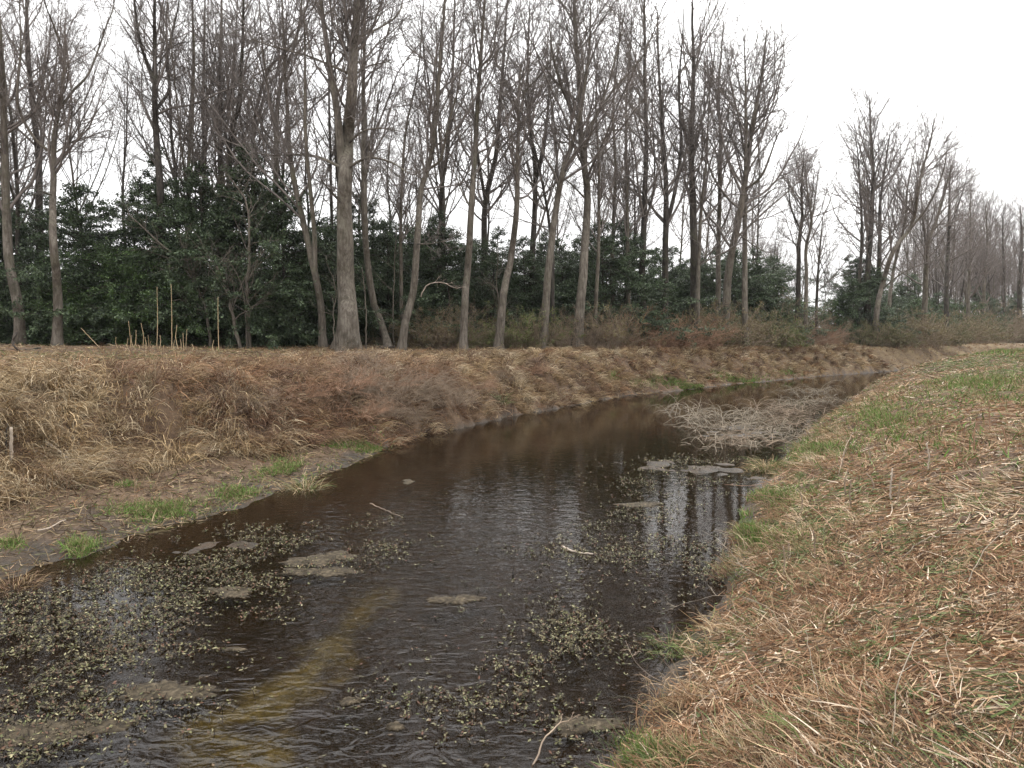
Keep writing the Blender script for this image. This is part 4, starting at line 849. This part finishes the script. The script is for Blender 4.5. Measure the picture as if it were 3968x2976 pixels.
tuft("grass_tussock", 672, 652, 240, .26, .22, G2 + GRN + BRN, "small dark green tussock on its own hump at the near water's edge", "tussock", 2)
tuft("grass_tussock", 305, 493, 240, .45, .35, TAN + G2 + [(.4, .38, .25)], "overhanging tussock at the corner of the left shelf", "tussock", 3, width=.011)
tuft("grass_tussock", 15, 590, 200, .3, .3, BRN + TAN[:2], "ragged dead tussock at the left edge of the water", "tussock", 4)
tuft("grass_tussock", 742, 560, 200, .24, .25, G2 + TAN[:2], "olive tussock by the mud of the near bank", "tussock", 5)
tuft("leafy_weed", 503, 404, 60, .5, .12, GRN, "single bright green weed on the far bank above the water", "weed", 6, bend=.5, width=.045)
tuft("leafy_weed", 975, 645, 60, .13, .06, GRN, "small dark green rosette weed in the near straw", "weed", 7, bend=.9, width=.014)
tuft("leafy_weed", 865, 650, 40, .1, .06, GRN, "tiny green sprout in the straw left of the rosette", "weed", 8, bend=.9, width=.012)
tuft("leafy_weed", 903, 698, 50, .1, .12, GRN, "patch of small weed leaves low in the straw", "weed", 9, bend=.9, width=.016)
tuft("leafy_weed", 815, 610, 40, .12, .07, GRN, "small green weed above the dark tussock", "weed", 10, bend=.9, width=.012)
# brambles on the left bank
BB = [(318, 385, 0.95, "red-brown bramble tangle at the left of the bank's dark middle"), (345, 392, 1.1, "red-brown bramble heap hanging over the bank's middle"), (372, 382, 1.0, "thick bramble heap high on the bank above the muddy point"), (395, 398, 1.05, "bramble tangle above the green tuft of the muddy point"),
      (420, 392, .9, "bramble spill right of the muddy point"), (336, 412, .85, "low bramble mat just above the shelf's end"), (368, 415, .8, "low bramble mat behind the green tuft"), (285, 392, .8, "outlying bramble at the left of the dark middle"), (448, 402, .8, "bramble wisp where the bank turns tan"), (402, 420, .7, "bramble curtain touching the water past the muddy point"), (300, 372, .7, "bramble top on the rim, left of the others"), (350, 366, .7, "bramble top on the rim over the heap"), (470, 385, .6, "small bramble on the bank face, first one past the dark middle"), (505, 378, .55, "small bramble high on the bank over the bright green weed"), (250, 405, .55, "thin bramble among the tan grass left of the others"), (520, 371, .75, "dark brown root clod with bramble on the bank's rim")]
for q, (px, py, s, lab) in enumerate(BB):
    c = hit(px, py); root = empty("bramble", (c[0], c[1], c[2] - .1), lab, "bramble", "brambles on the far bank", q * 1.3, s * .62); root.scale = (s * .95, s * .95, s * .6)
    link("stems", BR[[3, 0, 3, 0, 0][q % 5]][0], root)
# reeds: bleached bent stalks on the mud bar
r = np.random.default_rng(66)
def reed_clump(px, py, n, h, label, seed, p=None):
    n = int(n * .65); r = np.random.default_rng(seed); c = hit(px, py, True); w = .55
    S = np.stack([np.clip(r.normal(size=n), -1.6, 1.6) * w, np.clip(r.normal(size=n), -1.6, 1.6) * w * 1.1, np.zeros(n) - .05], 1)
    a = r.uniform(0, 2 * pi, n); D = np.stack([np.cos(a), np.sin(a) * .7, r.uniform(.9, 2.4, n)], 1); L = h * 1.1 * r.uniform(.4, 1.2, n)
    P = grow(S, D, L, 9, .10, -.25, r); g = np.maximum(height(P[..., 0] + c[0], P[..., 1] + c[1]), 0) - c[2]; P[..., 2] = np.maximum(P[..., 2], g + .01)
    Rr = (.0095 * r.uniform(.5, 1.7, n))[:, None] * np.linspace(1, .45, 9); V, Q = tubes(P, Rr, 4)
    o = link("reed_clump", mesh("reed_clump", V, Q, [M_REED, M_REED, M_BRUSH][seed % 3])); o.location = c; tag(o, label, "reeds", "bleached bent reeds on the mud bar")
for q, (px, py, n, h, lab) in enumerate([(695, 418, 70, 1.1, "bent reed clump at the water end of the mud bar"), (718, 428, 90, 1.15, "low arching reed clump nearest the open water"), (735, 441, 80, 1.0, "front reed clump over the bare mud"), (744, 418, 90, 1.1, "middle reed clump of the mud bar"), (762, 430, 80, 1.0, "reed clump between the middle one and the tussock"),
        (775, 412, 90, 1.1, "tangled reed clump at the back of the mud bar"), (795, 405, 70, 1.2, "reed clump against the near bank, with upright stems"), (720, 446, 50, .8, "small trailing reed clump at the front left of the bar"), (790, 424, 60, .9, "reed clump at the foot of the near slope"), (812, 392, 60, 1.3, "farthest reed clump beside the bank"), (674, 410, 30, 1.0, "few stray reeds reaching into the water"), (806, 414, 80, .8, "low matted reed clump running up into the near bank"), (792, 438, 70, .7, "low reed clump directly behind the rounded tussock"), (828, 402, 60, .8, "thin reed clump on the bank beside the farthest one")]):
    reed_clump(px, py, n, h, lab, 300 + q)
# long arching stems on the near bank (pixels where they lie)
def lift(pts, hs): return [hit(a, b) + np.array([0, 0, h]) for (a, b), h in zip(pts, hs)]
AS = [([(888, 759), (905, 691), (932, 650), (958, 652)], [0, .18, .16, .02], .006, "grey arching stem rising through the straw, middle of the slope"),
      ([(671, 719), (718, 686), (753, 684), (788, 691)], [0, .16, .16, .02], .006, "long pinkish stem arched over the bank's brown lip"),
      ([(724, 704), (683, 704), (640, 690), (625, 672)], [.05, .1, .2, .3], .004, "thin red bramble stem reaching out over the water"),
      ([(783, 633), (765, 621), (718, 614), (657, 624)], [.0, .15, .2, .12], .004, "dark red bramble stem arching over the near mud"),
      ([(824, 478), (790, 480), (765, 492), (718, 487)], [.0, .2, .15, .05], .012, "long pale stem lying toward the mud bar's edge"),
      ([(838, 477), (846, 462), (855, 449), (875, 441)], [0, .3, .35, .05], .012, "pale hooked stem arching above the stubble"),
      ([(784, 586), (747, 579), (732, 565), (716, 548), (702, 537)], [0, .1, .15, .15, .1], .006, "dark bare stem hanging down to the mud"),
      ([(843, 541), (815, 525), (780, 510), (738, 500)], [0, .2, .2, .1], .009, "straight pale stem slanting across the green patch"),
      ([(1018, 470), (960, 480), (915, 492), (885, 500)], [0, .12, .12, .0], .011, "long fallen stem across the upper slope"),
      ([(960, 600), (985, 560), (1020, 530)], [0, .1, .1], .007, "reddish fallen stem at the right edge of the slope"),
      ([(742, 676), (765, 700), (775, 722)], [.2, .12, 0], .007, "short dark stem standing from the bank's lip"),
      ([(965, 722), (950, 690), (942, 668)], [0, .12, .22], .005, "thin dark upright stem right of the grey arch"),
      ([(832, 745), (815, 700), (805, 665)], [0, .14, .26], .005, "thin brown upright stem in the middle of the straw"),
      ([(860, 770), (858, 740), (860, 715)], [0, .1, .2], .006, "brown stem standing near the bottom of the slope"),
      ([(690, 740), (700, 715), (740, 690)], [0, .1, .1], .006, "tan stem across the brown lip near the bottom"),
      ([(900, 560), (925, 545), (960, 535)], [0, .06, .02], .012, "short thick dark stick lying in the straw"),
      ([(945, 710), (930, 690), (915, 668), (905, 650)], [0, .1, .05, .02], .008, "brown bent stalk lying right of the grey arch")]
for q, (pts, hs_, rd, lab) in enumerate(AS):
    stick("arching_stalk", lift(pts, hs_), rd * .7, rd * .35, [M_REED, M_BRAM, M_BRUSH][q % 3], lab, "stem", seed=200 + q, wob=.006, sides=5, twigs=5 if q in (2, 3, 6) else 0, tl=.15)
# broken stalk stubs
ST = [(891, 500, .32, "tall pale broken stalk, leftmost of the pair on the slope"), (897, 505, .28, "brown broken stalk beside its taller pale twin"), (928, 470, .3, "whitish peeled stub higher up the slope"), (873, 492, .2, "short cut stalk below the hooked stem"), (846, 495, .3, "thick brown stub under the hooked stem"), (851, 505, .28, "thick brown broken stub right under its twin"),
      (813, 560, .35, "dark upright broken stub above the olive tussock"), (782, 578, .35, "stout brown stub hanging over the bank's lip"), (788, 560, .2, "thin stub left of the dark upright one"), (990, 430, .4, "red-brown weed stub high on the right slope"), (975, 452, .35, "red-brown weed stub below the highest one"), (1005, 455, .3, "red-brown weed stub at the right edge"),
      (885, 585, .22, "dark short stub in the middle straw"), (800, 515, .25, "forked brown stub beside the green patch"), (870, 463, .25, "small stub at the left of the peeled one"), (843, 470, .3, "bristly stub at the base of the hooked stem"), (752, 600, .18, "little grey stub close to the mud")]
for q, (px, py, h, lab) in enumerate(ST):
    c = hit(px, py); rr_ = np.random.default_rng(q + 31); sc = 1.0 if c[1] < 9 else 1.3
    stick("broken_stalk", [c - [0, 0, .04], c + [rr_.normal() * .02, 0, h * .5 * sc], c + [rr_.normal() * .05, rr_.normal() * .03, h * sc]], .010 * sc, .007 * sc, [M_STICK, M_BRUSH, M_BRAM][[0, 1, 0, 1, 1, 1, 1, 1, 1, 2, 2, 2, 2, 1, 1, 1, 1][q]], lab, "stalk", "broken stalks on the near bank", seed=260 + q, wob=.004, sides=6)

# ------------------------------------------------------------------ floating mats, leaves, twigs in the water
M_MAT, n_, b_ = mat("drying_mud_and_algae"); v = noise(n_, objco(n_), 16, 6, .7)
n_.links.new(ramp(n_, v, [(.35, (.015, .012, .008)), (.55, (.055, .043, .027)), (.75, (.13, .105, .072))]), b_.inputs['Base Color']); b_.inputs['Roughness'].default_value = .8; b_.inputs['Specular IOR Level'].default_value = .15; bump(n_, b_, v, .9, .03)
def mud_mat(px, py, ax, ay, label, seed, th=.02, cat="mat"):
    r = np.random.default_rng(seed); c = hit(px, py, True); c[2] = 0; e = hit(px + ax, py, True); f = hit(px, py - ay, True)
    rx = abs(e[0] - c[0]); ry = np.linalg.norm(f[:2] - c[:2]); nr, na = 14, 90
    a = np.arange(na) * 2 * pi / na; ph = r.uniform(0, 6, 6)
    edge = 1 + .22 * np.sin(2 * a + ph[0]) + .14 * np.sin(3 * a + ph[1]) + .10 * np.sin(5 * a + ph[2]) + .07 * np.sin(9 * a + ph[3]) + .07 * np.sin(17 * a + ph[4]) + .09 * r.normal(size=na)
    t = np.linspace(0, 1, nr)[:, None]; X = rx * t * edge * np.cos(a); Y = ry * t * edge * np.sin(a)
    Z = th * (1 - t ** 6) * (.35 + .65 * vn(X * 12 + seed, Y * 12, seed)) - .012 * (t > .97)
    V = np.stack([X, Y, Z * np.ones_like(X)], -1).reshape(-1, 3); idx = np.arange(nr * na).reshape(nr, na)
    A = idx[:-1]; B = idx[1:]; Q = np.stack([A, B, np.roll(B, -1, 1), np.roll(A, -1, 1)], -1).reshape(-1, 4)
    o = link("mud_mat", mesh("mud_mat", V, Q, M_MAT)); o.location = c; tag(o, label, cat, "mud and algae mats on the water")
for q, a in enumerate([(312, 561, 22, 7, "grey mud mat behind the pale-edged slab in midstream"), (338, 556, 18, 4, "thin grey flake touching the slab's far side"), (322, 572, 32, 5, "broad pale-edged mud slab in midstream"), (455, 600, 24, 5, "ragged mud flake in the rippled middle"), (234, 650, 10, 2.5, "tiny pale flake in the dark left water"),
      (350, 702, 13, 4, "small grey hump like a stone near the sandy streak"), (55, 732, 58, 12, "large algae mat in the bottom left water"), (586, 725, 32, 9, "pale algae mat at the bottom right of the water"), (408, 482, 6, 2.5, "small floating leaf clump off the muddy point"), (165, 692, 42, 10, "algae mat right of the left plant bed"),
      (230, 592, 22, 5, "flat mud patch under the upper left plants"), (640, 505, 20, 3, "low silt flake before the mud bar"), (395, 727, 10, 3, "small clotted patch below the stone-like hump")]):
    mud_mat(*a[:5], seed=400 + q)
def fl(pts, z=.02): 
    o = []
    for a, b in pts: p = hit(a, b, True); p[2] = z; o.append(p)
    return o
stick("floating_stick", fl([(562, 548), (575, 553), (593, 555)], .015), .018, .01, M_STICK, "bleached stick floating among the right-hand plants", "stick", seed=301, wob=.006)
stick("floating_stick", fl([(370, 505), (385, 511), (402, 518)], .02), .008, .004, M_BRUSH, "thin twig floating at the top of the small plant raft", "stick", seed=302, wob=.004)
stick("floating_stick", [fl([(531, 768)], -.02)[0], fl([(550, 747)], .12)[0], fl([(571, 733)], .1)[0]], .008, .004, M_BRUSH, "brown branched twig rising from the water at the bottom edge", "stick", seed=303, wob=.006, twigs=3, tl=.3)
b = fl([(513, 575)])[0]; stick("water_stub", [b - [0, 0, .06], b + [0.005, 0, .05], b + [.02, 0, .11]], .012, .004, M_DARK, "dark pointed stub sticking out of the rippled middle", "stalk", seed=304, wob=.002)
b = fl([(656, 626)])[0]; stick("water_stub", [b - [0, 0, .06], b + [.005, 0, .03], b + [.03, 0, .06]], .03, .02, M_DARK, "dark clod stub on the mud near the right bank", "stalk", seed=305, wob=.004)

# ------------------------------------------------------------------ emergent water plants (too many to count)
def plant_density(px, py):
    d = np.zeros_like(px)
    for cx, cy, ax, ay, w in [(60, 660, 120, 80, 1.0), (150, 600, 110, 45, .9), (225, 570, 95, 32, 1.0), (180, 665, 60, 50, .5), (25, 740, 90, 40, .7), (270, 545, 80, 20, .7), (385, 525, 36, 10, .9), (400, 548, 36, 14, .5),
                              (600, 575, 75, 38, .75), (560, 640, 90, 40, .75), (640, 530, 80, 26, .55), (450, 700, 80, 40, .5), (520, 690, 70, 60, .45), (380, 700, 45, 30, .3), (620, 620, 50, 40, .6), (660, 480, 75, 16, .6), (340, 565, 40, 14, .3), (700, 560, 28, 50, .5), (560, 740, 70, 30, .25), (690, 465, 50, 10, .6)]:
        d = np.maximum(d, w * np.exp(-1.1 * (((px - cx) / ax) ** 2 + ((py - cy) / ay) ** 2) ** 1.5))
    return d
r = np.random.default_rng(67)
x, y = sample_polar(95000, 4.3, 26, -40, 25, 1.1, r); px, py = topx(x, y)
h = height(x, y); cl = fbm(x * 1.6, y * 1.6, 95, 3); k = (r.random(len(x)) < plant_density(px, py) * np.clip(.4 + 2.1 * cl, .05, 1)) & (h < .06) & (h > -.5)
x, y = x[k], y[k]; n = len(x); per = 6; i = np.repeat(np.arange(n), per); m = len(i)
hgt = r.uniform(.004, .06, n); a = r.uniform(0, 2 * pi, m); el = r.uniform(-.25, .8, m); zz = np.maximum(height(x, y), 0)
c = np.stack([x[i] + r.normal(size=m) * .012, y[i] + r.normal(size=m) * .012, zz[i] + hgt[i] * r.random(m)], 1)
t_ = np.stack([np.cos(a) * np.cos(el), np.sin(a) * np.cos(el), np.sin(el)], 1); sv = nrm(np.cross(t_, np.array([0, 0, 1.0]) + r.normal(size=(m, 3)) * .3))
l = (.027 * r.uniform(.5, 1.35, m))[:, None] * (1 + .03 * y[i][:, None])
V = np.stack([c, c + t_ * l * .5 + sv * l * .25, c + t_ * l, c + t_ * l * .5 - sv * l * .25], 1).reshape(-1, 3)
PC = [(.17, .16, .07), (.30, .27, .15), (.10, .11, .04), (.13, .09, .05), (.06, .045, .025), (.15, .13, .07), (.14, .07, .04), (.07, .052, .03), (.09, .08, .04)]
col = palette(PC, m, r, .2)
o = link("water_plants", mesh("water_plants", V, np.arange(m * 4).reshape(-1, 4), M_WPLANT, np.repeat(col, 4, 0), smooth=False)); tag(o, "small pale-leaved water plants standing in the shallows", "water plants", kind='stuff')
# their dark stems
S = np.stack([x, y, zz - .05], 1); P = grow(S, np.array([0, 0, 1.0]) + r.normal(size=(n, 3)) * .25, hgt + .06, 3, .15, 0, r); V, Q = tubes(P, np.full((n, 3), .0028), 3)
o = link("water_plant_stems", mesh("water_plant_stems", V, Q, M_DARK)); tag(o, "dark stems of the water plants in the shallows", "stems", kind='stuff')
# loose floating leaf bits
x, y = sample_polar(52000, 4.3, 30, -40, 28, 1.1, r); px, py = topx(x, y)
k = (r.random(len(x)) < .05 + .75 * plant_density(px, py) * np.clip(.5 + fbm(x * 2.5, y * 2.5, 97, 2), 0, 1)) & (height(x, y) < .0); x, y = x[k], y[k]; n = len(x)
a = r.uniform(0, 2 * pi, n); l = (.016 * r.uniform(.4, 1.6, n))[:, None]; t_ = np.stack([np.cos(a), np.sin(a), 0 * a], 1); sv = np.stack([-np.sin(a), np.cos(a), 0 * a], 1)
c = np.stack([x, y, np.full(n, .004)], 1); V = np.stack([c - t_ * l, c + sv * l * .5, c + t_ * l + [0, 0, .003], c - sv * l * .5], 1).reshape(-1, 3)
o = link("floating_leaf_litter", mesh("floating_leaf_litter", V, np.arange(n * 4).reshape(-1, 4), M_WPLANT, np.repeat(palette(PC, n, r), 4, 0), smooth=False)); tag(o, "leaf bits and scum specks floating on the stream", "litter", kind='stuff')

# ------------------------------------------------------------------ the damp air
def haze():
    x0, x1, y0, y1, z0, z1 = -2500, 2500, -2500, 2500, -1.6, 34
    V = [(x, y, z) for x in (x0, x1) for y in (y0, y1) for z in (z0, z1)]
    Q = [(0, 1, 3, 2), (4, 6, 7, 5), (0, 4, 5, 1), (2, 3, 7, 6), (0, 2, 6, 4), (1, 5, 7, 3)]
    me = mesh("haze", V, Q, None, smooth=False); m = bpy.data.materials.new("damp_air"); m.use_nodes = True; n_ = m.node_tree; n_.nodes.clear()
    v = n_.nodes.new("ShaderNodeVolumePrincipled"); v.inputs['Density'].default_value = HAZE; v.inputs['Color'].default_value = (.9, .92, .95, 1); v.inputs['Anisotropy'].default_value = .2
    o_ = n_.nodes.new("ShaderNodeOutputMaterial"); n_.links.new(v.outputs[0], o_.inputs['Volume']); me.materials.append(m)
    tag(link("haze", me), "thin pale damp air greying the farthest trees", "haze", kind='stuff')
HAZE = .00015
haze()
